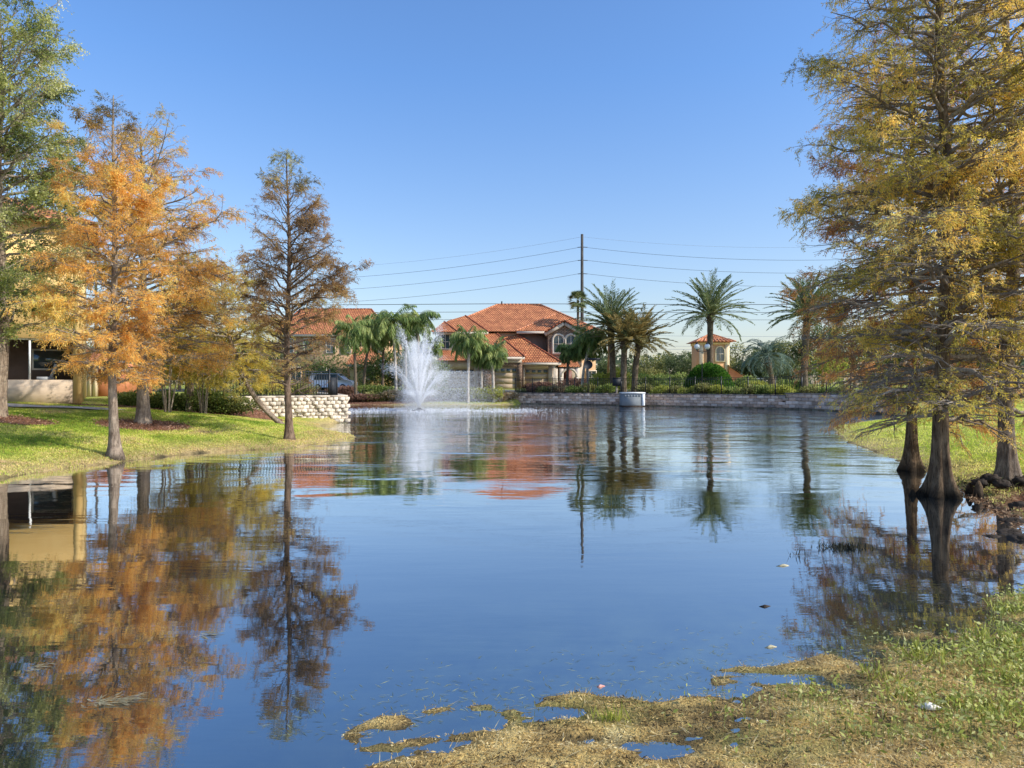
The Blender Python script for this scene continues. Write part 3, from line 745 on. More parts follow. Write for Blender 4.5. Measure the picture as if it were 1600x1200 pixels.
# blue-green pindo palm
D = 62; cx = (1198 - 800) / F * D; bx = (1207 - 800) / F * D
palm('pindo_palm', 'squat blue-green palm with arching fronds and a leaning trunk', (bx, D, Zt(bx, D)), CAMH + 42 / F * D, (cx - bx, 0), .26, 42, 2.9, (-10, 85), 2.0, .5, PINDO, 61, 45, .2, lw=.028, npin=28)

def fan_palm(px, D, cy, rpx, label, seed=0):
    R = np.random.default_rng(seed); x = (px - 800) / F * D; bz = Zt(x, D); cz = CAMH + (600 - cy) / F * D
    t = thing('fan_palm', label, 'palm tree', (x, D, bz)); mb = MB()
    mb.tube([(x, D, bz - .2), (x + .05, D, (bz + cz) / 2), (x, D, cz)], [.25, .17, .16], 10); mb.build('trunk', M['bark_palm'], t, True)
    P = []; A = []; Bv = []; rr = rpx / F * D
    for q in range(60):
        d = nrm(np.array([cos(q * 2.4), sin(q * 2.4), R.uniform(-1.1, 2.2)])); c = np.array([x, D, cz]) + d * rr * .5
        sdv = nrm(np.cross(d, [0, 0, 1.])); u = np.cross(sdv, d)
        for k in range(15):
            a = radians(-75 + 150 * k / 14); ax = d * cos(a) + sdv * sin(a)
            P.append(c); A.append(ax * rr * .55 + np.array([0, 0, -.12 * rr])); Bv.append(nrm(np.cross(ax, u)) * .04)
        P.append(np.array([x, D, cz])); A.append(d * rr * .5); Bv.append(sdv * .03)
    P, A, Bv = map(np.array, (P, A, Bv))
    diamonds('crown', P, A, Bv, pal(R.random(len(P)), DATE), M['palm_leaf'], t)
fan_palm(903, 88, 469, 19, 'tall thin fan palm against the utility pole', 1)
fan_palm(951, 92, 510, 14, 'distant thin fan palm behind the tall date palm', 2)

# ------------------------------------------------------------------ retaining walls
def block_wall(root, path, ztop, zbot, rows, bw, thick, matb, matc, cols, jit, cop=.09, cop_over=.04, seed=0, gapf=.485):
    R = np.random.default_rng(seed); P = np.array(path, float); mb = MB(); cp = MB()
    seg = np.linalg.norm(np.diff(P, axis=0), axis=1); cum = np.concatenate([[0], np.cumsum(seg)]); tot = cum[-1]
    def at(s):
        s = min(max(s, 0), tot - 1e-6); i = np.searchsorted(cum, s, side='right') - 1; f = (s - cum[i]) / seg[i]
        return P[i] * (1 - f) + P[i + 1] * f, nrm(P[i + 1] - P[i])
    nb_ = int(tot / bw)
    for c_ in range(nb_):
        for r_ in range(rows):
            s = (c_ + .5 + (.5 if r_ % 2 else 0)) * tot / nb_
            p, t = at(s); nn = np.array([t[1], -t[0]])
            zt_ = ztop(p) ; rh = (zt_ - cop - zbot) / rows
            off = R.uniform(0, jit); z = zbot + (r_ + .5) * rh
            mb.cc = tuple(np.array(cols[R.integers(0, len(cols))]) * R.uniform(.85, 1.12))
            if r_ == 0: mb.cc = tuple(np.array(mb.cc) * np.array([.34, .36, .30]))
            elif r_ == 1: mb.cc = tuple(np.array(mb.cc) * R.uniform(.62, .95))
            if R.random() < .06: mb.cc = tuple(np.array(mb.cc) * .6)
            cpt = np.array([p[0] - nn[0] * (thick / 2 - off / 2), p[1] - nn[1] * (thick / 2 - off / 2), z])
            # chamfered split-face block: box with a narrower proud face
            T = np.array([t[0], t[1], 0]); Nn = np.array([nn[0], nn[1], 0]); H = np.array([0, 0, 1.])
            w2 = tot / nb_ * gapf; h2 = rh * .49; th2 = thick / 2
            tilt = R.uniform(-.35, .35, 2) * jit
            v = []
            for (dn, k) in ((-th2, 1), (th2 - .035, 1), (th2 + off, .86)):
                for (a, b_) in ((-1, -1), (1, -1), (1, 1), (-1, 1)):
                    e_ = (a * tilt[0] + b_ * tilt[1]) if k < 1 else 0
                    v.append(cpt + T * a * w2 * k + H * b_ * h2 * k + Nn * (dn + e_))
            mb.mesh(v, [(0, 1, 5, 4), (1, 2, 6, 5), (2, 3, 7, 6), (3, 0, 4, 7), (4, 5, 9, 8), (5, 6, 10, 9), (6, 7, 11, 10), (7, 4, 8, 11), (8, 9, 10, 11)])
    n2 = int(tot / .9)
    for c_ in range(n2):
        p, t = at((c_ + .5) * tot / n2); nn = np.array([t[1], -t[0]])
        z = ztop(p) - cop / 2
        cp.obox((p[0] - nn[0] * (thick / 2 - cop_over / 2), p[1] - nn[1] * (thick / 2 - cop_over / 2), z), (t[0], t[1], 0), (nn[0], nn[1], 0), (0, 0, 1), tot / n2 * .995, thick + cop_over + .05, cop)
    mb.build('blocks', matb, root); cp.build('coping', matc, root)

lw_top = 1.43
wl = thing('retaining_wall', 'pale split-face block retaining wall on the left, sunlit, ending in a corner at the water', 'retaining wall', (LW_B[0], LW_B[1], 0))
def left_top(p): return lw_top
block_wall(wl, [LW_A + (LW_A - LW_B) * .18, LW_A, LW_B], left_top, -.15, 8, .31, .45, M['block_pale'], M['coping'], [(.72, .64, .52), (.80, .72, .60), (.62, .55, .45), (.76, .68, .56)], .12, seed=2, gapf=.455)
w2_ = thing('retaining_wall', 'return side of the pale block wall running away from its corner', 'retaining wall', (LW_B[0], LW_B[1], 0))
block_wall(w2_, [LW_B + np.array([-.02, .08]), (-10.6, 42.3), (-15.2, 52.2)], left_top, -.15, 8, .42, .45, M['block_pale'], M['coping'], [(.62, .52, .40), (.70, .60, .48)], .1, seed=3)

wf = thing('retaining_wall', 'long grey block retaining wall along the far shore', 'retaining wall', (12, 63, 0))
def far_top(p): return 1.14 if p[0] < 21.4 else 1.30
# smooth the path
tt_ = np.linspace(0, len(wp) - 1, 60)
wps = np.stack([np.interp(tt_, np.arange(len(wp)), wp[:, 0]), np.interp(tt_, np.arange(len(wp)), wp[:, 1])], 1)
for _ in range(6): wps[1:-1] = (wps[:-2] + wps[1:-1] * 2 + wps[2:]) / 4
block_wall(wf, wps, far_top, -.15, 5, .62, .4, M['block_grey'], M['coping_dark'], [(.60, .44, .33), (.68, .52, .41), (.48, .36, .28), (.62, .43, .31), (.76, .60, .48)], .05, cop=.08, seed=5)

# ------------------------------------------------------------------ black metal fences
def fence(label, path, zfun, h, gap=.14, post_every=2.2, pick_r=.011, group=None):
    P = np.array(path, float); seg = np.linalg.norm(np.diff(P, axis=0), axis=1); cum = np.concatenate([[0], np.cumsum(seg)]); tot = cum[-1]
    def at(s):
        s = min(max(s, 0), tot - 1e-6); i = np.searchsorted(cum, s, side='right') - 1; f = (s - cum[i]) / seg[i]; return P[i] * (1 - f) + P[i + 1] * f
    p0 = at(tot / 2); root = thing('metal_fence', label, 'fence', (p0[0], p0[1], zfun(p0)), group)
    n = int(tot / post_every)
    for q in range(n + 1):
        p = at(q * tot / n); z = zfun(p); mb = MB()
        mb.box(p[0] - .04, p[0] + .04, p[1] - .04, p[1] + .04, z - .1, z + h + .06); mb.lathe((p[0], p[1], z + h + .06), [(.055, 0), (.05, .03), (.01, .07)], 8)
        mb.build('post', M['black_metal'], root)
    for q in range(n):
        mb = MB(); a, b_ = at(q * tot / n), at((q + 1) * tot / n); za, zb = zfun(a), zfun(b_)
        for hh in (.1, h - .16, h - .02): mb.tube([(a[0], a[1], za + hh), (b_[0], b_[1], zb + hh)], .02, 4)
        k = int(np.linalg.norm(b_ - a) / gap)
        for j in range(1, k):
            f = j / k; p = a * (1 - f) + b_ * f; z = za * (1 - f) + zb * f
            mb.tube([(p[0], p[1], z + .03), (p[0], p[1], z + h)], pick_r, 4)
        mb.build('picket_panel', M['black_metal'], root)
fpath = offset_path(wps, .55)
fence('long black picket fence on top of the grey far wall', [tuple(q) for q in fpath[2:-6]], lambda p: far_top(p) - .02, 1.42, .2, 2.3, .013)
fence('black picket fence on the pale left wall, ending before the corner', [(-15.0, 32.4), (-12.7, 33.6), (-9.5, 36.6)], lambda p: 1.36, 1.30, .14, 2.1, .017)
gt = thing('metal_gate', 'dark solid gate leaf at the right end of the left picket fence', 'gate', (-9.35, 36.75, 1.36))
mb = MB(); mb.obox((-9.35, 36.75, 1.86), (.75, .66, 0), (-.66, .75, 0), (0, 0, 1), .42, .05, .95); mb.build('panel', M['dark_paint'], gt)
for q in (-1, 1):
    mb = MB(); mb.obox((-9.35 + q * .17, 36.75 + q * .15, 1.9), (.75, .66, 0), (-.66, .75, 0), (0, 0, 1), .06, .08, 1.2); mb.build('post', M['black_metal'], gt)

# ------------------------------------------------------------------ houses
def ridge(root, mat, *edges):
    for e in edges:
        q = MB(); hip_edge(q, *e); q.build('ridge_tiles', M[mat], root)

def hip_edge(mb, a, b, r=.13):
    a = np.array(a, float); b = np.array(b, float); n = max(3, int(np.linalg.norm(b - a) / .45))
    for q in range(n):
        p = a + (b - a) * q / n; p2 = a + (b - a) * (q + 1.05) / n
        mb.tube([p, p2], [r, r * .82], 6)

def window(root, cx, y, cz, w, h, arch=False, nrm_y=-1, wall_off=.04, frame_mat='trim', fw=.14):
    "window in a wall facing -Y: frame part with pane and muntin sub-parts"
    fr_ = MB(); n = 14
    def outline(w_, h_):
        pts = [(-w_ / 2, -h_ / 2), (w_ / 2, -h_ / 2)]
        if arch:
            for k in range(n + 1):
                a = pi * k / n; pts.append((w_ / 2 * cos(a), h_ / 2 - w_ / 2 + w_ / 2 * sin(a)))
        else: pts += [(w_ / 2, h_ / 2), (-w_ / 2, h_ / 2)]
        return pts
    o, i_ = outline(w + 2 * fw, h + 2 * fw), outline(w, h); m_ = len(o)
    y0, y1 = y - wall_off - .06, y + .02
    v = [(cx + p[0], y0, cz + p[1]) for p in o] + [(cx + p[0], y0, cz + p[1]) for p in i_] + [(cx + p[0], y1, cz + p[1]) for p in o] + [(cx + p[0], y1, cz + p[1]) for p in i_]
    f = []
    for k in range(m_):
        k2 = (k + 1) % m_
        f += [(k, k2, m_ + k2, m_ + k), (k, 2 * m_ + k, 2 * m_ + k2, k2), (m_ + k, m_ + k2, 3 * m_ + k2, 3 * m_ + k)]
    fr_.mesh(v, f); fo = fr_.build('window', M[frame_mat], root)
    g = MB(); g.quad(*[(cx + p[0], y - .02, cz + p[1]) for p in i_]); g.build('pane', M['glass'], fo)
    mu = MB(); mu.box(cx - .025, cx + .025, y - .06, y - .03, cz - h / 2, cz + h / 2 - .02); mu.box(cx - w / 2, cx + w / 2, y - .063, y - .033, cz - .03, cz + .03)
    mu.build('muntins', M['trim'], fo)
    return fo

def garage_door(root, x0, x1, y, z0, z1, label=None):
    mb = MB(); n = 4; hh = (z1 - z0) / n
    for q in range(n):
        mb.box(x0, x1, y - .03, y + .02, z0 + q * hh + .015, z0 + (q + 1) * hh - .015)
        if q < n - 1:
            pass
    d = mb.build('garage_door', M['garage'], root)
    for j in range(4):
        g = MB(); ww = (x1 - x0) / 4; xa = x0 + j * ww + .12; xb = xa + ww - .24
        g.box(xa, xb, y - .055, y - .032, z1 - hh + .14, z1 - .16); g.build('door_window', M['glass'], d)
    f = MB(); f.box(x0 - .16, x0 - .01, y - .09, y + .05, z0, z1 + .14); f.box(x1 + .01, x1 + .16, y - .09, y + .05, z0, z1 + .14); f.box(x0 - .008, x1 + .008, y - .085, y + .05, z1 + .01, z1 + .14)
    f.build('door_frame', M['trim'], d)

def X(px, D): return (px - 800) / F * D
def Zp(py, D): return CAMH + (600 - py) / F * D

# --- the big house
yF, yU, yR, yB = 83.0, 88.0, 96.0, 104.0
hz0 = 1.35
house = thing('townhouse', 'large two-storey townhouse with terracotta roof and stone gable, centre of the far bank', 'house', (0, 90, hz0))
xL, xRt = X(682, yU), X(935, yU)
xRL, xRR = X(777, yR), X(844, yR); zR = Zp(476, yR); zE = Zp(518, yU)
slope = (zR - zE) / (yR - yU)
# upper storey walls
mb = MB(); mb.box(xL + .3, xRt - .3, yU + .35, yB, hz0, zE - .12); mb.build('wall', M['stucco_peach'], house)
mb = MB(); mb.box(X(812, yU), X(858, yU), yU + .22, yU + .346, hz0 + 2, zE - .13); mb.build('wall', M['stucco_brown'], house)
# roof planes
ov = .55
eL, eR, eF, eB = xL - ov, xRt + ov, yU - .35, yB + ov; zEe = zE
mb = MB()
zg1 = Zp(557, 82.3); yg1 = 82.3
sl1 = (zR - zg1) / (yR - yg1)
def z1(y): return zg1 + (y - yg1) * sl1
mb.quad((eL, eF, zEe), (xRL, yR, zR), (eL, eB, zEe))                                     # left hip
mb.quad((eR, eF, zEe), (eR, eB, zEe), (xRR, yR, zR))                                     # right hip
mb.quad((eL, eB, zEe), (xRL, yR, zR), (xRR, yR, zR), (eR, eB, zEe))                      # back
mb.quad((eL, eF, zEe), (X(768, yU), eF, zEe), (xRL, yR, zR))                             # front, left of the long slope
xa, xb = X(742, yg1), X(820, yg1)
xm0, xm1 = X(763, yU), X(807, yU)
mb.quad((X(768, yU), eF, zEe), (xm1, eF, zEe), (xRR, yR, zR), (xRL, yR, zR))   # front, long slope upper part
mb.quad((xm1, eF, zEe), (eR, eF, zEe), (xRR, yR, zR))
# long lower slope above the middle garage
yt = yU - .2
mb.quad((xa, yg1, zg1), (xb, yg1, zg1), (X(776, yt), yt, z1(yt) + .03), (xm0 - .8, yt, z1(yt) + .03))
mb.quad((xb, yg1, zg1), (xb + .6, yt, zg1 + .1), (X(776, yt), yt, z1(yt) + .03))
mb.quad((xa, yg1, zg1), (xm0 - .8, yt, z1(yt) + .03), (xa - .5, yt, zg1 + .1))
# lower roof above the right garage
yg2 = 83.4; zg2 = Zp(566, yg2); x2a, x2b = X(812, yg2), X(877, yg2)
p_top = (X(808, yU - .1), yU - .1, Zp(523, yU - .1)); p_top0 = (X(770, yU), yU, Zp(530, yU))
mb.quad((x2a, yg2, zg2), (x2b, yg2, zg2), p_top, p_top0)
mb.quad((x2b, yg2, zg2), (x2b + .4, yU, zg2 + .1), p_top)
# left wing hip in front of the main roof
yw = 86.6; zw = Zp(518, yw); wl0, wl1 = X(676, yw), X(763, yw)
ap = (X(727, 91), 91.0, Zp(493, 91)); ap2 = (X(700, 90.0), 90.0, Zp(501, 90.0))
mb.quad((wl0, yw, zw), (wl1, yw, zw), ap, ap2)
mb.quad((wl1, yw, zw), (wl1 + .6, 92, zw + .1), ap)
mb.quad((wl0, yw, zw), ap2, (wl0, 92.5, zw))
mb.quad((wl0 - .05, yw - .5, zw - .06), (X(715, yw - .5), yw - .5, zw - .06), (X(694, 89.2), 89.2, Zp(502, 89.2)))
mb.quad((X(715, yw - .5), yw - .5, zw - .06), (X(713, 89), 89.2, zw), (X(694, 89.2), 89.2, Zp(502, 89.2)))
# right wing: low hip and the stone cross-gable
rw = 87.0; zr = Zp(517, rw); rx0, rx1 = X(806, rw), X(856, rw)
apR = (X(867, 91.5), 91.5, Zp(491, 91.5))
mb.quad((rx0, rw, zr), (rx1 + 3, rw, zr), apR)
mb.quad((rx0, rw, zr), apR, (rx0 - .3, 91.5, zr))
gy0 = 85.6; gxl, gxr, gxc = X(851, gy0), X(913, gy0), X(882, gy0); gzc, gze = Zp(500, gy0), Zp(518.5, gy0)
mb.quad((gxl, gy0, gze), (gxc, gy0, gzc), (gxc, 92, gzc), (gxl, 92, gze))
mb.quad((gxc, gy0, gzc), (gxr, gy0, gze), (gxr, 92, gze), (gxc, 92, gzc))
# entry canopy
mb.quad((X(872, 84.5), 84.0, Zp(573, 84)), (X(906, 84.5), 84.0, Zp(573, 84)), (X(900, 86), 86.5, Zp(560, 86)), (X(876, 86), 86.5, Zp(560, 86)))
rf = mb.build('roof', M['roof'], house)
ridge(rf, 'ridge', ((xRL, yR, zR + .03), (xRR, yR, zR + .03)), ((eL, eF, zEe + .02), (xRL, yR, zR + .02)), ((eR, eF, zEe + .02), (xRR, yR, zR + .02)),
      ((rx0, rw, zr + .03), apR, .12), ((gxc, gy0, gzc + .03), (gxc, 91.5, gzc + .03)))
ridge(rf, 'ridge_dark', ((xb, yg1, zg1 + .03), (X(776, yt), yt, z1(yt) + .05), .12), ((x2b, yg2, zg2 + .03), p_top, .12),
      ((wl1, yw, zw + .03), ap, .11), ((X(715, yw - .5), yw - .5, zw), (X(694, 89.2), 89.2, Zp(502, 89.2)), .1),
      ((gxl, gy0 - .05, gze), (gxc, gy0 - .05, gzc), .1), ((gxr, gy0 - .05, gze), (gxc, gy0 - .05, gzc), .1))
mb = MB(); mb.tube([(X(784, yR), yR, zR), (X(784, yR), yR, zR + .45)], .09, 8); mb.build('vent_pipe', M['dark_paint'], rf)
# fascia and soffits (lighter eaves)
for bb in ((wl0, wl1, yw + .01, yw + .16, zw - .34, zw - .05), (rx0 + .1, rx1, rw + .01, rw + .16, zr - .34, zr - .05), (xa, xb, yg1 + .02, yg1 + .2, zg1 - .34, zg1 - .04),
           (x2a, x2b, yg2 + .02, yg2 + .2, zg2 - .34, zg2 - .04), (X(912, yU), eR, eF + .02, eF + .2, zEe - .36, zEe - .05)):
    mb = MB(); mb.box(*bb); mb.build('fascia', M['trim'], house)
# left wing upper wall
mb = MB(); mb.box(wl0 + .5, wl1 - .5, yw + .7, yU + .34, hz0, zw - .1); mb.build('wall', M['stucco_tan'], house)
window(house, X(696, yw + .7), yw + .7, Zp(534, yw + .7), .95, 1.7, fw=.12); window(house, X(728, yw + .7), yw + .7, Zp(534, yw + .7), .95, 1.7, fw=.12)
# stone gable with rake trim and two arched windows
mb = MB(); gy = gy0 + .45
mb.quad((X(856, gy), gy, hz0 + 2.8), (X(909, gy), gy, hz0 + 2.8), (X(909, gy), gy, gze - .15), (X(882.5, gy), gy, gzc - .45), (X(856, gy), gy, gze - .15))
mb.quad((X(856, gy), gy, hz0 + 2.8), (X(856, gy), gy, gze - .15), (X(856, gy), yU + .3, gze - .15), (X(856, gy), yU + .3, hz0 + 2.8))
mb.quad((X(909, gy), gy, hz0 + 2.8), (X(909, gy), yU + .3, hz0 + 2.8), (X(909, gy), yU + .3, gze - .15), (X(909, gy), gy, gze - .15))
mb.build('stone_gable', M['stone'], house)
mb = MB()
for sx in (-1, 1):
    xe = gxl if sx < 0 else gxr
    d = nrm(np.array([gxc - xe, 0, gzc - gze])); c_ = np.array([(gxc + xe) / 2, gy0 + .3, (gzc + gze) / 2 - .36])
    mb.obox(c_, d, (0, 1, 0), np.cross((0, 1, 0), d) * -1, np.hypot(gxc - xe, gzc - gze) * .96, .28, .42)
mb.build('rake_trim', M['trim'], house)
for px in (872.5, 892): window(house, X(px, gy), gy, Zp(537.5, gy), 1.15, 2.1, True, fw=.24)
# ground-floor wing under the gable
mb = MB(); mb.box(X(877, 85), X(912, 85), 86.2, yU + .3, hz0, hz0 + 3.2); mb.build('entry_wall', M['stucco_tan'], house)
mb = MB()
for px in (868, 877, 902): mb.box(X(px, 84.4) - .25, X(px, 84.4) + .25, 84.1, 84.6, hz0, Zp(575, 84.4))
n = 12; xc = X(889, 84.4); ra = .95
pts = [(xc + ra * cos(pi * k / n), 84.2, Zp(589, 84.4) + ra * sin(pi * k / n)) for k in range(n + 1)]
mb.tube(pts, .16, 6); mb.box(xc - ra - .15, xc - ra + .15, 84.05, 84.35, hz0, Zp(589, 84.4)); mb.box(xc + ra - .15, xc + ra + .15, 84.05, 84.35, hz0, Zp(589, 84.4))
mb.build('entry_arch', M['trim'], house)
mb = MB(); mb.box(xc - .5, xc + .5, 86.1, 86.19, hz0, hz0 + 2.4); mb.build('front_door', surface('red_brown_door', (.14, .045, .03), (.2, .07, .045), 4, .5), house)
# garages
zt2 = Zp(574, 83.0)
mb = MB(); zc1 = zg1 - .1
def wall_with_gap(mb, x0, x1, gx0, gx1, y, z0, zd, z1_, depth):
    mb.box(x0, gx0, y, y + depth, z0, z1_); mb.box(gx1, x1, y, y + depth, z0, z1_); mb.box(gx0, gx1, y + .001, y + depth, zd, z1_ - .001)
wall_with_gap(mb, X(747, yF), X(816, yF), X(772, yF), X(808, yF), yF, hz0, zt2 + .05, zc1 - .2, .5)
mb.box(X(747, yF), X(816, yF), yF + .6, yU + .2, hz0, zc1 - .3)
mb.build('garage_wall', M['stone'], house)
mb = MB(); wall_with_gap(mb, X(817, 84), X(866, 84), X(820, 84), X(857, 84), 84.0, hz0, zt2 - .1, zg2 - .12, .5); mb.box(X(817, 84), X(866, 84), 84.6, yU + .2, hz0, zg2 - .2)
mb.build('garage_wall', M['stucco_tan'], house)
mb = MB(); mb.box(X(748, yF), X(815, yF), yF - .12, yF - .003, Zp(566.5, yF), zc1 - .21); mb.build('frieze', M['trim'], house)
mb = MB(); wall_with_gap(mb, X(688, 84.5), X(748, 84.5), X(700, 84.5), X(741, 84.5), 84.5, hz0, zt2 - .1, zt2 + .9, .5); mb.box(X(688, 84.5), X(748, 84.5), 85.1, yU, hz0, zt2 + .8)
mb.build('garage_wall', M['stucco_tan'], house)
mb = MB(); mb.quad((X(684, 84), 83.9, zt2 + .85), (X(752, 84), 83.9, zt2 + .85), (X(748, 86), 87.2, zt2 + 2.2), (X(690, 86), 87.2, zt2 + 2.2)); mb.build('low_roof', M['roof'], house)
garage_door(house, X(772, yF), X(808, yF), yF + .2, hz0, zt2)
garage_door(house, X(820, 84), X(857, 84), 84.2, hz0, zt2 - .14)
garage_door(house, X(700, 84.5), X(741, 84.5), 84.7, hz0, zt2 - .14)
mb = MB(); mb.tube([(X(869, 83.6), 83.6, Zp(568, 83.6)), (X(865.5, 83.9), 83.9, Zp(575, 83.9)), (X(865.5, 83.9), 83.9, hz0)], .07, 6); mb.build('downspout', M['white'], house)
# wall lanterns are too small; the right-hand side wall with windows
window(house, X(925, yU), yU + .35, Zp(590, yU), 1.0, 1.6, fw=.12)

# --- the left house (behind the sparse cypress)
h2 = thing('townhouse', 'terracotta-roofed house with yellow garage wing, left of the fountain', 'house', (X(540, 92), 92, 1.4))
D2 = 88.0; zE2 = Zp(522, D2); zR2 = Zp(483, 94)
x0, x1 = X(425, D2), X(612, D2)
mb = MB(); mb.box(x0 + .6, x1 - .6, D2 + .5, 100, 1.3, zE2 - .1); mb.build('wall', M['stucco_peach'], h2)
mb = MB(); ra, rb_ = (X(470, 94), 94, zR2), (X(580, 94), 94, zR2)
mb.quad((x0, D2, zE2), (x1, D2, zE2), rb_, ra); mb.quad((x1, D2, zE2), (x1, 100.5, zE2), rb_); mb.quad((x0, D2, zE2), ra, (x0, 100.5, zE2)); mb.quad((x0, 100.5, zE2), ra, rb_, (x1, 100.5, zE2))
D3 = 82; ze3 = Zp(569, D3); xa_, xb_ = X(540, D3), X(602, D3)
mb.quad((xa_, D3, ze3), (xb_, D3, ze3), (X(578, 86), 87.5, Zp(543, 86)), (X(552, 86), 87.5, Zp(543, 86))); mb.quad((xb_, D3, ze3), (xb_, 88, ze3), (X(578, 86), 87.5, Zp(543, 86)))
mb.quad((xa_, D3, ze3), (X(552, 86), 87.5, Zp(543, 86)), (xa_, 88, ze3))
rf2 = mb.build('roof', M['roof'], h2)
ridge(rf2, 'ridge_dark', (ra, rb_), ((x1, D2, zE2), rb_), ((x0, D2, zE2), ra), ((xb_, D3, ze3), (X(578, 86), 87.5, Zp(543, 86)), .11))
mb = MB(); mb.box(X(545, D3), X(599, D3), D3 + .5, 88.4, 1.3, ze3 - .1); mb.build('garage_wall', M['stucco_yellow'], h2)
mb = MB(); mb.box(xa_, xb_, D3 + .03, D3 + .2, ze3 - .3, ze3 - .04); mb.box(x0, x1, D2 + .03, D2 + .2, zE2 - .3, zE2 - .04); mb.build('fascia', M['trim'], h2)
window(h2, X(577, D3), D3 + .5, Zp(582, D3), 1.0, 1.5, fw=.12)
for px in (450, 480, 515, 540, 590): window(h2, X(px, D2), D2 + .5, Zp(540, D2), 1.0, 1.7, fw=.12)
for px in (460, 500): window(h2, X(px, D2), D2 + .5, Zp(585, D2), 1.2, 1.7, fw=.12)

# --- small tower building on the right
tw = thing('tower_building', 'small orange stucco tower with low tiled roof behind the round bush', 'building', (X(1117, 95), 97, 1.5))
Dt = 95.0; x0, x1 = X(1094, Dt), X(1139, Dt); zE3 = Zp(534, Dt)
mb = MB(); mb.box(x0, x1, Dt, Dt + 4.5, 1.3, zE3 - .35); mb.build('wall', M['stucco_orange'], tw)
mb = MB(); mb.box(x0 - .12, x1 + .12, Dt - .12, Dt + 4.62, zE3 - .349, zE3 - .06); mb.box(x1 - .55, x1 + .06, Dt - .06, Dt + .3, 1.3, zE3 - .35); mb.box(x0 - .06, x0 + .4, Dt - .06, Dt + .3, 1.3, zE3 - .35); mb.build('cornice', M['stucco_cream'], tw)
mb = MB(); a_ = (x0 - .7, Dt - .7, zE3); b_ = (x1 + .7, Dt - .7, zE3); c_ = (x1 + .7, Dt + 5.2, zE3); d_ = (x0 - .7, Dt + 5.2, zE3); ap = ((x0 + x1) / 2, Dt + 2.2, Zp(519, Dt))
for p, q in ((a_, b_), (b_, c_), (c_, d_), (d_, a_)): mb.quad(p, q, ap)
# annex roof falling to the right
mb.quad((X(1138, 94), 94, Zp(570, 94)), (X(1176, 94), 94, Zp(594, 94)), (X(1176, 98), 98.5, Zp(594, 94)), (X(1138, 98), 98.5, Zp(567, 94)))
r3 = mb.build('roof', M['roof'], tw)
mb = MB()
for p in (a_, b_): hip_edge(mb, p, ap, .1)
for q in range(11):
    f = q / 10; p = np.array(a_) * (1 - f) + np.array(b_) * f; mb.tube([p + [0, -.02, .02], p + (np.array(ap) - p) * .28 + [0, 0, .05]], .09, 5)
mb.build('ridge_tiles', M['ridge'], r3)
mb = MB(); mb.quad((X(1139.5, 94.2), 94.3, 1.3), (X(1174, 94.2), 94.3, 1.3), (X(1174, 94.2), 94.3, Zp(595, 94)), (X(1139.5, 94.2), 94.3, Zp(573, 94))); mb.build('annex_wall', M['stucco_brick'], tw)
window(tw, X(1125, Dt), Dt, Zp(553, Dt), 1.1, 1.9, True, frame_mat='stucco_cream', fw=.12)

# --- house behind the left lawn: yellow stucco with a screened lanai
Dl = 29.0; lz = 1.5; xr = X(127, Dl)
hl = thing('stucco_house', 'yellow stucco house with a dark screened porch at the far left', 'house', (xr, Dl, lz))
zk0, zk1, zs = Zp(609, Dl) - .15, Zp(593.5, Dl), Zp(530, Dl)
mb = MB()
mb.box(xr - .28, xr, Dl - .01, Dl + .3, lz - .3, 8.6)                         # corner column
mb.box(xr - 12, xr - .28, Dl, Dl + .3, zs, 8.6)                                # facade above the porch
mb.box(xr - 12, X(52, Dl) - 1.4, Dl + .001, Dl + .299, lz - .3, zs)
mb.box(xr - .3, xr - .001, Dl + .301, Dl + 9, lz - .3, 8.6)                          # right flank
mb.box(xr - 12, xr - .3, Dl + 2.4, Dl + 2.6, zs - .2, 8.5)
mb.build('wall', M['stucco_yellow'], hl)
mb = MB(); mb.box(X(52, Dl) - 1.4, xr - .281, Dl + .02, Dl + .28, lz - .3, zk1); mb.build('knee_wall', M['stucco_tan'], hl)
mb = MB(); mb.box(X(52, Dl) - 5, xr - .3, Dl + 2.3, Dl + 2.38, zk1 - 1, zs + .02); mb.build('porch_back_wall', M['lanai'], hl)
mb = MB()
for px in (22, 60): mb.box(X(px, Dl) - .035, X(px, Dl) + .035, Dl + .1, Dl + .18, zk1, zs)
mb.box(X(52, Dl) - 1.4, xr - .285, Dl + .1, Dl + .18, zs - .08, zs - .001)
mb.build('screen_posts', M['white'], hl)
mb = MB(); xw = X(85, Dl); mb.box(xw - .75, xw + .75, Dl + 2.22, Dl + 2.29, 2.6, 3.5); w_ = mb.build('window', M['white'], hl)
mb = MB(); mb.box(xw - .68, xw + .68, Dl + 2.2, Dl + 2.215, 2.67, 3.43); mb.build('pane', M['glass'], w_)
mb = MB(); zz = 8.6
mb.quad((xr - 13, Dl - .6, zz), (xr + .6, Dl - .6, zz), (xr - 4.0, Dl + 4.6, zz + 2.0), (xr - 13, Dl + 4.6, zz + 2.0)); mb.quad((xr + .6, Dl - .6, zz), (xr + .6, Dl + 9.8, zz), (xr - 4.0, Dl + 4.6, zz + 2.0)); mb.quad((xr + .6, Dl + 9.8, zz), (xr - 13, Dl + 9.8, zz), (xr - 13, Dl + 4.6, zz + 2), (xr - 4, Dl + 4.6, zz + 2))
mb.build('roof', M['roof'], hl)
hl.rotation_euler = (0, 0, radians(30))
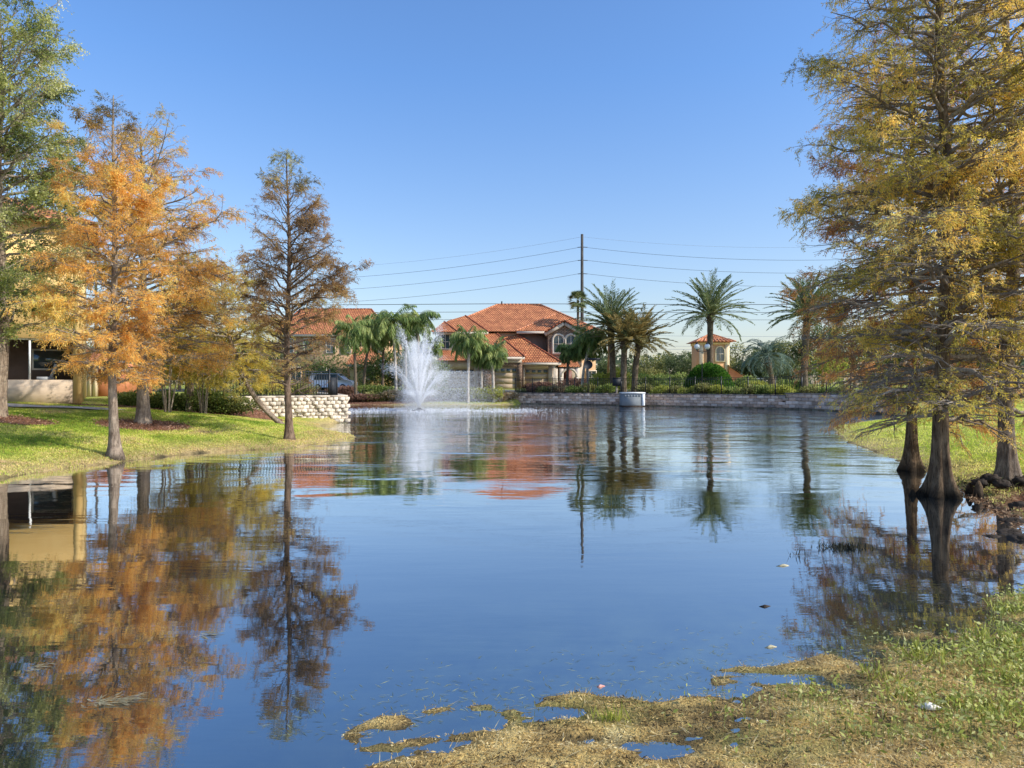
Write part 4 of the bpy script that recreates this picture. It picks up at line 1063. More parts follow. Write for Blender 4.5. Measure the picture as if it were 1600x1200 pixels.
# chair on the porch
ch = thing('patio_chair', 'grey cushioned patio chair on the screened porch', 'chair', (0, 0, 1.75))
cx, cy = 0., 0.
mb = MB(); mb.box(cx - .3, cx + .3, cy - .3, cy + .3, 2.15, 2.3); mb.build('seat', M['concrete'], ch)
mb = MB(); mb.obox((cx + .28, cy, 2.55), (.3, 0, .95), (0, 1, 0), (.95, 0, -.3), .6, .6, .1); mb.build('backrest', M['concrete'], ch)
for sx in (-1, 1):
    for sy in (-1, 1):
        mb = MB(); mb.tube([(cx + sx * .26, cy + sy * .26, 1.72), (cx + sx * .26, cy + sy * .26, 2.15)], .02, 6); mb.build('leg', M['black_metal'], ch)
ch.location = (xr - 1.3 * cos(radians(30)) - 1.3 * sin(radians(30)), Dl - 1.3 * sin(radians(30)) + 1.3 * cos(radians(30)), 1.75); ch.rotation_euler = (0, 0, radians(30))
mb = MB(); mb.box(xr - 8, xr - .3, Dl + .281, Dl + 2.3, 1.55, 1.74); mb.build('porch_floor', M['path'], hl)
# reddish neighbour wing with cream pilasters
nw = thing('townhouse', 'red-brown garden wing with cream pillars, between the yellow house and the hedge', 'house', (X(150, 40), 41, 1.7))
mb = MB(); mb.box(X(112, 40), X(182, 40), 40, 44, 1.3, 3.2); mb.build('wall', M['stucco_brick'], nw)
for px in (134, 141, 149): 
    mb = MB(); mb.box(X(px, 39.7) - .1, X(px, 39.7) + .1, 39.6, 39.8, 1.3, 3.3); mb.build('pillar', M['stucco_cream'], nw)
mb = MB(); mb.quad((X(105, 39), 39.2, 3.3), (X(190, 39), 39.2, 3.3), (X(180, 42), 42, 4.1), (X(110, 42), 42, 4.1)); mb.quad((X(110, 42), 42, 4.1), (X(180, 42), 42, 4.1), (X(190, 39), 45, 3.3), (X(105, 39), 45, 3.3)); mb.build('roof', M['roof'], nw)

# ------------------------------------------------------------------ utility pole and wires
Dp = 94.0; px_ = X(909.5, Dp); zp = Zp(366, Dp)
pole = thing('utility_pole', 'tall dark utility pole above the right end of the big roof', 'utility pole', (px_, Dp, 1.4))
mb = MB(); mb.tube([(px_, Dp, 1.2), (px_, Dp, zp)], [.27, .17], 12); mb.build('pole', M['pole'], pole)
for y in (386.5, 407, 428):
    z = Zp(y, Dp)
    for sx, r_ in ((-1, .55), (1, .75)):
        mb = MB(); mb.tube([(px_, Dp, z + .05), (px_ + sx * r_, Dp, z)], .05, 6)
        for q in range(5): mb.lathe((px_ + sx * (.25 + q * .09), Dp, z - .02), [(.01, -.0), (.085, .02), (.01, .05)], 8)
        mb.build('insulator', M['pole'], pole)
def cat(a, b_, sag, n=28):
    a, b_ = np.array(a, float), np.array(b_, float); s = np.linspace(0, 1, n)[:, None]
    p = a * (1 - s) + b_ * s; p[:, 2] -= (4 * sag * s * (1 - s))[:, 0]; return p
hidl = (X(150, 112), 112, 0); hidr = (X(1560, 92), 92, 0)
def pole2(x, y, h, label):
    t = thing('utility_pole', label, 'utility pole', (x, y, 1.4)); mb = MB(); mb.tube([(x, y, 1.2), (x, y, h)], [.27, .17], 10); mb.build('pole', M['pole'], t)
    for k in range(3):
        mb = MB(); mb.tube([(x - .7, y, h - 1.9 - 1.75 * k), (x + .7, y, h - 1.9 - 1.75 * k)], .05, 6); mb.build('insulator', M['pole'], t)
pole2(hidl[0], hidl[1], 21.6, 'utility pole standing behind the orange cypresses')
pole2(hidr[0], hidr[1], 21.8, 'utility pole standing behind the golden cypresses')
for q, (y, lab) in enumerate(((370, 'faint topmost'), (387, 'second highest'), (407, 'third highest'), (428, 'lowest high'))):
    z = Zp(y, Dp); dz = [0, -1.9, -3.6, -5.4][q]
    for sx, e_, side in ((-.6 if q else 0, (hidl[0], hidl[1], 21.5 + dz - (0 if q else .1)), 'left'), (.8 if q else 0, (hidr[0], hidr[1], 21.6 + dz), 'right')):
        mb = MB(); mb.tube(cat((px_ + sx, Dp, z), e_, 2.6 if side == 'left' else 1.6), .020 if q else .013, 5, False)
        tag(mb.build('power_line', M['wire'] if q else M['wire_faint']), f'{lab} wire running {side} from the tall utility pole', 'wire')
for q, (y, lab, rr) in enumerate(((476, 'uppermost of the low wires crossing behind the roofs', .045), (488.5, 'middle of the low wires crossing behind the roofs', .035), (500, 'lowest of the low wires crossing behind the roofs', .028))):
    D = 112.0; z = Zp(y, D)
    mb = MB(); mb.tube([(-75, D, z + .1), (-30, D, z - .05), (0, D, z + .15), (30, D, z + .02), (80, D, z)], rr, 5, False)
    tag(mb.build('power_line', M['wire']), lab, 'wire')
for sx, lb in ((-75, 'short wire pole standing far left behind the trees'), (80, 'short wire pole standing far right behind the trees')):
    t = thing('utility_pole', lb, 'utility pole', (sx, 112, 1.4)); mb = MB(); mb.tube([(sx, 112, 1.2), (sx, 112, 15.6)], [.22, .15], 10); mb.build('pole', M['pole'], t)
for q, y in enumerate((525, 541, 546)):
    D = 118.0
    mb = MB(); mb.tube([(X(940, D), D, Zp(y - 2, D)), (X(1060, D), D, Zp(y, D)), (X(1400, D), D, Zp(y + 2, D))], .022, 4, False)
    tag(mb.build('power_line', M['wire_faint']), ('upper', 'middle', 'lower')[q] + ' of the three faint wires low behind the date palms', 'wire')

# ------------------------------------------------------------------ street lamp, signs, outfall box
Dm = 66.0; lx = X(1097, Dm); lz0 = Zt(lx, Dm)
lp = thing('street_lamp', 'black street lamp with two white globes beside the round bush', 'street lamp', (lx, Dm, lz0))
mb = MB(); mb.lathe((lx, Dm, lz0 - .05), [(.2, 0), (.2, .15), (.12, .3), (.09, .7), (.06, .9), (.05, 3.0), (.045, Zp(549, Dm) - lz0)], 12); mb.build('post', M['black_metal'], lp, True)
mb = MB(); zc = Zp(549, Dm); mb.tube([(lx - .48, Dm, zc + .12), (lx - .4, Dm, zc - .02), (lx, Dm, zc + .03), (lx + .4, Dm, zc - .02), (lx + .48, Dm, zc + .12)], .035, 6); mb.build('arm', M['black_metal'], lp)
for sx in (-1, 1):
    mb = MB(); c_ = (lx + sx * .48, Dm, zc + .2); th = np.linspace(0, pi, 10)
    mb.lathe((c_[0], c_[1], c_[2] + .24), [(max(.01, .27 * sin(t)), -.27 * cos(t)) for t in th], 14); g = mb.build('globe', M['globe'], lp, True)
    mb = MB(); mb.lathe((c_[0], c_[1], c_[2] + .47), [(.16, -.02), (.13, .06), (.03, .14), (.015, .26)], 10); mb.build('cap', M['black_metal'], g)
    mb = MB(); mb.lathe((c_[0], c_[1], c_[2] - .1), [(.05, 0), (.12, .06), (.1, .1)], 10); mb.build('globe_holder', M['black_metal'], g)

Ds = 67.0; sx_ = X(919, Ds); s0 = Zt(sx_, Ds)
sg = thing('road_sign', 'dark round sign with a small name blade, seen from behind by the pale palm trunk', 'sign', (sx_, Ds, s0))
mb = MB(); mb.tube([(sx_, Ds, s0 - .1), (sx_, Ds, Zp(559, Ds))], .045, 8); mb.build('post', M['black_metal'], sg)
mb = MB(); th = np.linspace(0, 2 * pi, 20, endpoint=False); zc = Zp(570, Ds)
v = [(sx_ + .42 * cos(t), Ds - .06, zc + .42 * sin(t)) for t in th] + [(sx_ + .42 * cos(t), Ds - .10, zc + .42 * sin(t)) for t in th]
mb.mesh(v, [tuple(range(20)), tuple(range(20, 40))[::-1]] + [(i, (i + 1) % 20, 20 + (i + 1) % 20, 20 + i) for i in range(20)]); mb.build('disc', M['dark_paint'], sg)
mb = MB(); mb.box(sx_ - .1, sx_ + 1.15, Ds - .03, Ds + .03, Zp(563, Ds), Zp(559.5, Ds)); mb.build('name_blade', M['dark_paint'], sg)
Db = 65.6; bx_ = X(963.5, Db); b0z = Zt(bx_, Db)
bs = thing('post_box', 'black square box on a wooden post above the concrete outfall', 'box', (bx_, Db, b0z))
mb = MB(); mb.tube([(bx_, Db, b0z - .1), (bx_, Db, Zp(602, Db))], .09, 6); mb.build('post', M['bark_limb'], bs)
mb = MB(); mb.box(bx_ - .36, bx_ + .36, Db - .2, Db + .25, Zp(603, Db), Zp(591, Db)); mb.build('body', M['dark_paint'], bs)
mb = MB(); mb.box(bx_ - .38, bx_ + .38, Db - .22, Db + .27, Zp(591, Db) + .001, Zp(590, Db)); mb.build('lid', M['black_metal'], bs)

Do = 61.2; o0, o1 = X(973, Do), X(1003, Do)
ob = thing('outfall_box', 'white concrete outfall box, front coloured as shaded, standing in the water at the far wall', 'outfall box', ((o0 + o1) / 2, Do, 0))
zt_ = Zp(613, Do)
mb = MB(); mb.box(o0, o1, Do, Do + 1.9, -.3, zt_ - .1); mb.build('chamber', M['concrete_shade'], ob)  # shade on the front comes from the chamber colour
mb = MB(); mb.box(o0 - .04, o1 + .3, Do - .05, Do + 1.95, zt_ - .099, zt_); mb.box(o1 + .001, o1 + .26, Do - .03, Do + 1.9, -.3, zt_ - .1); mb.build('rim', M['white'], ob)
mb = MB(); mb.box(o0 - .012, o1 + .272, Do - .042, Do + 1.91, -.2, .13); mb.build('wet_foot', M['rock'], ob)
mb = MB()
for k in range(6): mb.box(o0 + .15 + k * .25, o0 + .28 + k * .25, Do - .02, Do + .01, zt_ - .36, zt_ - .22)
mb.build('grate_slots', M['concrete_shade'], ob)

# ------------------------------------------------------------------ cars
def car(label, x, y, z, yaw, s=1.0, van=False):
    t = thing('parked_car', label, 'car', (0, 0, 0)); 
    prof = [(-2.2, .35), (-2.25, .75), (-2.05, .95), (-1.2, 1.05), (-.45, 1.5), (1.3, 1.52), (2.0, 1.05), (2.2, .95), (2.25, .4), (1.9, .3), (-1.9, .3)]
    if van: prof = [(-2.4, .35), (-2.45, .8), (-2.2, 1.0), (-1.5, 1.15), (-.7, 1.8), (2.2, 1.85), (2.4, 1.5), (2.45, .4), (2.0, .3), (-2.0, .3)]
    n = len(prof); mb = MB(); ys = [(-.88, .0), (-.80, .05), (.80, .05), (.88, .0)]
    v = []
    for w_, ins in ((-.9, .12), (-.82, 0), (.82, 0), (.9, .12)):
        for (a, b_) in prof:
            tuck = .18 if b_ > 1.1 else 0
            ww = w_ * (1 - tuck / .9); v.append((a * (1 - .0), ww, b_ - (ins if b_ > 1.2 else 0) * .3))
    f = []
    for r_ in range(3):
        for k in range(n): f.append((r_ * n + k, r_ * n + (k + 1) % n, (r_ + 1) * n + (k + 1) % n, (r_ + 1) * n + k))
    f += [tuple(range(n)), tuple(3 * n + k for k in range(n))[::-1]]
    mb.mesh(v, f); mb.build('body', M['car_paint'], t)
    top = 1.78 if van else 1.44; fx = (-1.42, -.74) if van else (-1.12, -.5)
    mb = MB(); mb.quad((fx[0] - .03, -.62, 1.13), (fx[0] - .03, .62, 1.13), (fx[1] - .05, .56, top - .02), (fx[1] - .05, -.56, top - .02)); mb.build('windscreen', M['glass'], t)
    for sy in (-1, 1):
        mb = MB(); q0 = 1.9 if van else 1.45
        mb.quad((fx[0] + .25, sy * .80, 1.12), (q0, sy * .80, 1.12), (q0 - .2, sy * .745, top - .06), (fx[1] + .1, sy * .745, top - .06)); mb.build('side_window', M['glass'], t)
    for wx in (-1.4, 1.4):
        for sy in (-1, 1):
            mb = MB(); mb.tube([(wx, sy * .70, .33), (wx, sy * .92, .33)], .33, 18); w_ = mb.build('wheel', M['rubber'], t)
            mb = MB(); mb.tube([(wx, sy * .921, .33), (wx, sy * .935, .33)], .2, 12); mb.build('rim', M['concrete'], w_)
    for sy in (-1, 1):
        mb = MB(); mb.box(-2.30, -2.2, sy * .72 - .16, sy * .72 + .16, .66, .82); mb.build('headlight', M['white'], t)
        mb = MB(); mb.box(2.2, 2.48 if van else 2.29, sy * .75 - .12, sy * .75 + .12, .72, .92); mb.build('tail_light', M['red_lens'], t)
    t.location = (x, y, z); t.rotation_euler = (0, 0, yaw); t.scale = (s, s, s)
car('white van parked beside the leftmost queen palm', X(521, 77), 77, Zt(X(521, 77), 77), radians(172), 1.0, True)
car('small white car parked beyond the far wall right of the tower', X(1180, 76), 76, Zt(X(1180, 76), 76), radians(60), .9)

# ------------------------------------------------------------------ hedges and bushes
HEDGE = [(0, (.04, .07, .018)), (.45, (.18, .25, .05)), (1, (.55, .56, .20))]
OLIVEH = [(0, (.06, .07, .025)), (.5, (.24, .24, .07)), (1, (.50, .45, .18))]
LIMEH = [(0, (.10, .12, .02)), (.5, (.34, .36, .06)), (1, (.62, .58, .14))]
REDH = [(0, (.06, .06, .03)), (.5, (.24, .13, .09)), (1, (.46, .26, .18))]
DRYH = [(0, (.12, .09, .05)), (.5, (.38, .28, .15)), (1, (.6, .48, .28))]
k = 0
for (px, D, rx, h, pl_, nm, lb) in ((196, 30.5, 1.2, .75, HEDGE, 'hedge_bush', 'low bush between the two orange cypress trunks'), (243, 30.6, 1.2, .7, HEDGE, 'hedge_bush', 'low bush right behind the mulched orange cypress'),
                                  (282, 31.0, 1.4, 1.0, HEDGE, 'hedge_bush', 'bush with a few reddish tips under the pale thin stems'), (318, 30.8, 1.5, 1.15, HEDGE, 'hedge_bush', 'tallest rounded bush of the left hedge'),
                                  (352, 31.2, 1.5, .95, GREENS, 'hedge_bush', 'rightmost dark bush of the left hedge, touching the pale wall')):
    x = (px - 800) / F * D; k += 1
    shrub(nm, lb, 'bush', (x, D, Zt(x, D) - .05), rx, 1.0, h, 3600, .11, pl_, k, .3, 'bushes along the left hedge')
for (px, D, rx, h, lb) in ((410, 39, 1.8, 1.0, 'low bush behind the left part of the picket fence'), (468, 41, 1.6, .8, 'low bush behind the right part of the picket fence'), (345, 36, 2.4, 2.4, 'tall willowy olive bush behind the fence start')):
    x = (px - 800) / F * D; k += 1
    shrub('yard_bush', lb, 'bush', (x, D, 1.3), rx, 1.2, h, 2600, .12, OLIVEH, k, .25)
# far-left bank
for (px, D, rx, h, pl_, lb) in ((533, 71.5, 2.0, 1.3, REDH, 'dark reddish shrub in front of the white van'), (590, 73, 3.0, 1.3, HEDGE, 'clipped dark green hedge before the yellow wing'), (600, 70.5, 2.8, .85, OLIVEH, 'low pale shrub strip below the clipped hedge'),
                                (632, 70.5, 2.4, 1.0, DRYH, 'dry looking low shrub just left behind the fountain'), (565, 70, 2.0, .7, REDH, 'low reddish shrub on the mulch bank'),
                                (690, 71, 2.2, 1.2, HEDGE, 'shrub seen through the fountain mist'), (712, 69.8, 2.6, 1.2, GREENS, 'dark clump at the left of the grassy cape'), (745, 69.7, 2.9, 1.5, LIMEH, 'rounded yellow-green ornamental grass clump on the cape'),
                                (786, 70.8, 2.0, .75, DRYH, 'pale flowering low shrub at the left end of the far wall')):
    x = (px - 800) / F * D; k += 1
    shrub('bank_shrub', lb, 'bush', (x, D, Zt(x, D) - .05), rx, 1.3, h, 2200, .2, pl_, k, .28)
# planting on the far wall
xs = [(818, OLIVEH), (840, REDH), (858, OLIVEH), (880, DRYH), (902, HEDGE), (925, OLIVEH), (946, HEDGE), (1012, OLIVEH), (1034, LIMEH), (1056, OLIVEH), (1078, LIMEH), (1100, OLIVEH), (1124, LIMEH), (1148, HEDGE), (1168, OLIVEH), (1196, HEDGE), (1216, LIMEH), (1240, LIMEH), (1268, OLIVEH), (1296, HEDGE), (1325, OLIVEH)]
names = ['first', 'second', 'third', 'fourth', 'fifth', 'sixth', 'seventh', 'eighth', 'ninth', 'tenth', 'eleventh', 'twelfth', 'thirteenth', 'fourteenth', 'fifteenth', 'sixteenth', 'seventeenth', 'eighteenth', 'nineteenth', 'twentieth', 'last']
fp = np.array(offset_path(wps, 1.25))
for q, (px, pl_) in enumerate(xs):
    ang = (px - 800) / F; i_ = np.argmin(np.abs(fp[:, 0] / fp[:, 1] - ang) + (fp[:, 1] < 48) * 9); x, y = fp[i_][0], fp[i_][1]; x = ang * y
    shrub('wall_top_shrub', f'{names[q]} low shrub from the left behind the picket fence on the far wall', 'bush', (x, y, Zt(x, y) - .05), .95 * y * .021, .9, .75 + .3 * hash3(q, 3, 4), 1300, .17, pl_, 60 + q, .28, 'low shrubs behind the far picket fence')
for q, (px, D, h, rx, lb) in enumerate(((512, 79, 4.6, 3.4, 'small green garden tree behind the white van'), (590, 79, 3.6, 2.2, 'small green garden tree before the left house corner'), (625, 80, 4.4, 3.0, 'dark green garden tree behind the left edge of the fountain'), (668, 79, 3.2, 2.2, 'low green garden tree between the fountain and the big house'))):
    x = (px - 800) / F * D; shrub('garden_tree', lb, 'tree', (x, D, Zt(x, D) - .05), rx * 1.2, 2.0, h * 1.15, 4200, .24, QUEEN, 300 + q, .25)
# round clipped bush
D = 69.5; x = X(1107, D)
R = np.random.default_rng(9); rb = thing('round_bush', 'large clipped round green bush behind the street lamp', 'bush', (x, D, Zt(x, D)))
n = 16000; d = nrm(R.normal(0, 1, (n, 3))); d[:, 2] = np.abs(d[:, 2]) * 1.0
P = np.array([x, D, Zt(x, D)]) + d * np.array([2.45, 2.3, 3.0]) * (R.uniform(.86, 1.0, n)[:, None]) * (.94 + .12 * vnoise(d[:, 0] * 4, d[:, 1] * 4, d[:, 2] * 4))[:, None]
A = nrm(d + R.normal(0, .6, (n, 3))); B = nrm(np.cross(A, R.normal(0, 1, (n, 3))))
diamonds('foliage', P, A * .17, B * .05, pal(np.clip(R.normal(.5, .22, n), 0, 1), [(0, (.02, .06, .008)), (.5, (.07, .18, .02)), (1, (.20, .36, .05))]), M['leaf'], rb)
mb = MB(); mb.tube([(x, D, Zt(x, D) - .1), (x, D, Zt(x, D) + 1.5)], [.2, .12], 8); mb.build('stem', M['bark_palm'], rb)
# bright low palms / crotons by the date palm feet
for q, (px, D, h, rx, pl_, lb) in enumerate(((937, 72, 2.2, 2.0, YELLOWG, 'tall yellow-green feathery shrub left of the date palm feet'), (966, 73, 2.6, 1.7, YELLOWG, 'tall yellow-green feathery shrub between the date palm trunks'), (1015, 75, 2.0, 2.6, HEDGE, 'green shrub right of the date palm trunks'),
                                         (1050, 77, 1.9, 2.6, HEDGE, 'green shrub midway to the round bush'), (1160, 74, 1.8, 2.2, HEDGE, 'dark shrub between round bush and blue-green palm'), (1222, 70, 3.6, 2.6, FARG, 'tall pale grey-green shrub right of the blue-green palm'),
                                         (1232, 64, 1.7, 1.8, HEDGE, 'green shrub at the foot of the right date palm'), (1290, 66, 4.2, 2.8, LIMEH, 'bright lime small tree glimpsed through the golden branches'), (1190, 67, 1.2, 1.6, LIMEH, 'lime shrub under the blue-green palm'),
                                         (900, 80, 1.3, 2.4, REDH, 'reddish shrub row at the entry of the big house'), (840, 80, .8, 2.4, REDH, 'low reddish planting before the right garage'))):
    x = (px - 800) / F * D; shrub('garden_shrub', lb, 'bush', (x, D, Zt(x, D) - .05), rx, 1.4, h, 2600, .26, pl_, 200 + q, .2, up=.8)

# distant trees behind everything
R = np.random.default_rng(77)
bt = [(1015, 120, 46, 30), (1045, 128, 44, 34), (1075, 118, 50, 30), (1150, 122, 62, 32), (1175, 112, 50, 28), (1205, 120, 68, 36), (1240, 112, 74, 34), (1285, 108, 96, 44), (1335, 104, 104, 46), (1390, 100, 92, 44), (1450, 98, 100, 50), (1520, 94, 92, 50), (1590, 90, 110, 60), (1680, 92, 120, 60),
      (960, 125, 40, 26), (640, 108, 62, 46), (400, 70, 66, 44), (340, 74, 60, 44), (280, 78, 66, 50), (215, 66, 58, 46), (160, 74, 50, 46), (20, 60, 60, 60), (-60, 58, 80, 60)]
seen_lab = ['olive tree far behind the date palms, near the low wires', 'grey-green tree far beyond the picnic spot', 'dark tree far left of the small tower', 'dark tree just right of the small tower', 'lower dark tree behind the tower annex', 'grey-green tree behind the blue-green palm',
            'tall tree behind the right date palm', 'broad tree behind the golden cypress tips', 'broad tree beyond the step in the far wall', 'tree beyond the end of the far wall', 'tree behind the largest golden cypress', 'tree on the skyline behind the right lawn', 'tall tree on the skyline at the right photo edge', 'tree just outside the right photo edge',
            'low tree behind the tall date palm', 'low tree behind the queen palms', 'tree behind the lone slender cypress', 'tree behind the leaning olive cypress', 'tree behind the right side of the orange cypresses', 'tree behind the mulched orange cypress', 'tree behind the waterside orange cypress', 'tree behind the far left house', 'tree outside the left photo edge']
for q, (px, D, hp, wp_) in enumerate(bt):
    x = (px - 800) / F * D; H = hp / F * D * .95 + 1.2; rx = wp_ / F * D
    t = thing('background_tree', seen_lab[q], 'tree', (x, D, 1.3), 'trees on the skyline')
    mb = MB(); mb.tube([(x, D, 1.1), (x + .1, D, 1.3 + H * .5)], [.22, .12], 8)
    for a in range(5): mb.tube([(x + .1, D, 1.3 + H * .3), (x + cos(a * 1.3) * rx * .5, D + sin(a * 1.3) * rx * .4, 1.3 + H * .75)], [.1, .03], 5)
    mb.build('trunk', M['bark_limb'], t)
    nl = 11; lc = np.stack([R.uniform(-.8, .8, nl) * rx, R.uniform(-.6, .6, nl) * rx, R.uniform(.28, .86, nl) * H], 1); n = 5200
    li = R.integers(0, nl, n); d = nrm(R.normal(0, 1, (n, 3))); P = np.array([x, D, 1.3]) + lc[li] + d * (R.uniform(.4, 1, n) * min(rx, H) * .42)[:, None]
    A = nrm(d + R.normal(0, .7, (n, 3))); B = nrm(np.cross(A, R.normal(0, 1, (n, 3)))); s_ = .30 * R.uniform(.5, 1.3, n)
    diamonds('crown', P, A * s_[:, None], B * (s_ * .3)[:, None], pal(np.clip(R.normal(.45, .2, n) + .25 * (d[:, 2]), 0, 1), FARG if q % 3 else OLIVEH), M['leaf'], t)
# far wood as one mass
n = 26000; px = R.uniform(-900, 2500, n); D = R.uniform(190, 260, n); X_ = (px - 800) / F * D
hh = 5.5 + 5 * fbm(X_ * .03, D * .0 + 3) + 2.0 * fbm(X_ * .25, D * .02); P = np.stack([X_, D, 1.2 + hh * R.random(n) ** .6], 1)
A = nrm(R.normal(0, 1, (n, 3))); B = nrm(np.cross(A, R.normal(0, 1, (n, 3))))
tag(diamonds('far_woodland', P, A * 1.5, B * .5, pal(R.random(n), [(0, (.05, .07, .045)), (1, (.14, .17, .10))]), M['leaf']), 'hazy line of far woodland on the horizon behind the houses', 'woodland', kind='stuff')

# picnic chairs seen beyond the fence
for q, px in enumerate((1034, 1041)):
    D = 76.0; x = X(px, D); z = Zt(x, D)
    t = thing('lawn_chair', ('left' if q == 0 else 'right') + ' one of the two small white chairs beyond the far fence', 'chair', (x, D, z), 'white chairs beyond the fence')
    mb = MB(); mb.box(x - .22, x + .22, D - .22, D + .22, z + .4, z + .45); mb.build('seat', M['white'], t)
    mb = MB(); mb.box(x - .22, x + .22, D + .2, D + .25, z + .451, z + .95); mb.build('backrest', M['white'], t)
    for a in (-1, 1):
        for b_ in (-1, 1):
            mb = MB(); mb.box(x + a * .19 - .02, x + a * .19 + .02, D + b_ * .19 - .02, D + b_ * .19 + .02, z, z + .4); mb.build('leg', M['white'], t)

# ------------------------------------------------------------------ fountain
ft = thing('fountain', 'white floating fountain spraying tall jets in the pond, mist drifting right', 'fountain', (FX, FY, 0))
R = np.random.default_rng(12)
mb = MB(); mb.lathe((FX, FY, -.2), [(.5, 0), (.6, .12), (.55, .25), (.2, .3), (.12, .4)], 20); mb.build('float', M['dark_paint'], ft, True)
def jet(az, elev, v0, n, spread, size, frac=1.0):
    g = 9.8; e = radians(elev); tf = 2 * v0 * sin(e) / g * frac
    t = tf * R.random(n) ** .85; th = az + R.normal(0, 1, n) * spread * 2; ee = e + R.normal(0, 1, n) * spread; vv = v0 * (1 + R.normal(0, 1, n) * .04)
    drag = 1 / (1 + .12 * t)
    hx = vv * np.cos(ee) * t * drag; z = vv * np.sin(ee) * t - .5 * g * t * t
    P = np.stack([FX + np.cos(th) * hx + .10 * t * t, FY + np.sin(th) * hx, .15 + z], 1)
    P += R.normal(0, 1, (n, 3)) * (.012 + .12 * (t / tf) ** 1.8)[:, None]
    V = np.stack([np.cos(th) * vv * np.cos(ee), np.sin(th) * vv * np.cos(ee), vv * np.sin(ee) - g * t], 1)
    k = P[:, 2] > 0
    P, V, t = P[k], V[k], t[k]
    s_ = size * R.uniform(.5, 1.5, len(P))
    A = nrm(V + R.normal(0, .5, V.shape)) * (s_ * 7)[:, None]; B = nrm(np.cross(A, R.normal(0, 1, A.shape))) * (s_ * .42)[:, None]
    return P, A, B
def drops(name, L_, mat):
    P, A, B = (np.concatenate([q[i] for q in L_]) for i in range(3))
    return diamonds(name, P, A, B, np.ones((len(P), 3)), M[mat], ft)
for q in range(9):
    a = q * 2 * pi / 9 + .2
    tag(drops('jet', [jet(a, 83.5 + R.uniform(-3, 3.5), 10.6 + R.uniform(-2.2, .3), 2000, .006, .017, .56)], 'spray'), kind='stuff')
for q in range(10):
    a = q * 2 * pi / 10 + .1
    tag(drops('jet', [jet(a, 71 + R.uniform(-6, 5), 8.2 + R.uniform(-1.8, .5), 1000, .005, .017, .56)], 'spray'), kind='stuff')
for q in range(9):
    a = q * 2 * pi / 9
    tag(drops('jet', [jet(a, 66, 5.4, 500, .016, .018, .62)], 'spray'), kind='stuff')
def haze(n, cx, sx, h0, h1, skew):
    u = R.random(n); z = h0 + (h1 - h0) * u
    x_ = cx + R.normal(0, 1, n) * sx + skew * (1 - u) * R.exponential(1, n)
    return np.stack([FX + x_, FY + R.normal(0, 1.1, n), z], 1)
P = np.concatenate([haze(42000, -.3, .45, .1, 5.2, .3), haze(32000, .55, .7, .1, 4.2, .8), haze(34000, 2.4, 1.3, .2, 3.0, .8), haze(20000, -.7, .4, .1, 4.4, -.2)])
n = len(P); A = nrm(R.normal(0, 1, (n, 3)) + [0, 0, -.8]) * R.uniform(.02, .07, n)[:, None]; B = nrm(np.cross(A, R.normal(0, 1, (n, 3)))) * .008
tag(diamonds('mist', P, A, B, np.ones((n, 3)), M['mist'], ft), kind='stuff')
n = 9000; a = R.uniform(0, 2 * pi, n); rr = np.abs(R.normal(4.6, 1.3, n)) ; k = R.random(n) < .35; rr[k] = R.uniform(0, 3, k.sum())
P = np.stack([FX + np.cos(a) * rr * 1.45 + .8, FY + np.sin(a) * rr * .7, R.uniform(.005, .07, n)], 1)
P = P[vnoise(P[:, 0] * .9, P[:, 1] * 3) > .42]; n = len(P)
A = nrm(R.normal(0, 1, (n, 3)) * [1, .3, .4]) * R.uniform(.05, .16, n)[:, None]; B = nrm(np.cross(A, [0, 0, 1.] + R.normal(0, .5, (n, 3)))) * .02
tag(diamonds('splash', P, A, B, np.ones((n, 3)), M['spray'], ft), kind='stuff')

# ------------------------------------------------------------------ grass blades on the lawns
def blades(name, label, x, y, hgt, wid, colr, R, kind='stuff', lean=.5, cat='grass'):
    z, sd = terrain(x, y); n = len(x)
    A = nrm(np.stack([R.normal(0, lean, n), R.normal(0, lean, n), np.ones(n)], 1)) * (hgt * R.uniform(.5, 1.4, n))[:, None]
    B = nrm(np.stack([R.normal(0, 1, n), R.normal(0, 1, n), np.zeros(n)], 1)) * wid
    return tag(diamonds(name, np.stack([x, y, z - .01], 1), A, B, colr, M['grass_blade']), label, cat, kind=kind)
R = np.random.default_rng(5)
def inbeds(x, y):
    m_ = np.zeros(len(x), bool)
    for (bx, by, rx, ry) in beds: m_ |= np.hypot((x - bx) / rx, (y - by) / ry) < .92
    return m_
x = R.uniform(-26, -5, 420000); y = 12 + 22 * R.random(420000) ** 1.1
_, sd = terrain(x, y, False); k = (sd > .05) & (sd < 13) & (x > -.75 * y - 2) & ~inbeds(x, y) & ~((y > 24.6) & (y < 27.4) & (x < -15.2)); x, y, sd = x[k], y[k], sd[k]
pn = fbm(x * .7, y * .7); tt = np.clip((pn - .5) * 1.7 + .5 + .5 * (fbm(x * 2.5, y * 2.5, 3) - .5) + R.normal(0, .15, len(x)), 0, 1)
c = pal(tt, [(0, (.15, .24, .03)), (.38, (.38, .47, .06)), (.62, (.62, .62, .14)), (.85, (.70, .58, .24)), (1, (.52, .38, .20))])
sh_ = np.clip(1.25 - sd / 1.3, 0, 1)[:, None] * R.random((len(x), 1)); c = np.minimum((c * (1 - sh_) + np.array([.60, .44, .25]) * sh_) * 1.18, .95)
blades('grass', 'short bright green grass on the left lawn', x, y, .055, .011, c, R)
x = R.uniform(5, 28, 260000); y = R.uniform(9, 45, 260000)
_, sd = terrain(x, y, False); k = (sd > .1) & (sd < 14) & (x < .78 * y + 1) & ~inbeds(x, y); x, y, sd = x[k], y[k], sd[k]
tt = np.clip(fbm(x * .5, y * .5) + R.normal(0, .15, len(x)), 0, 1)
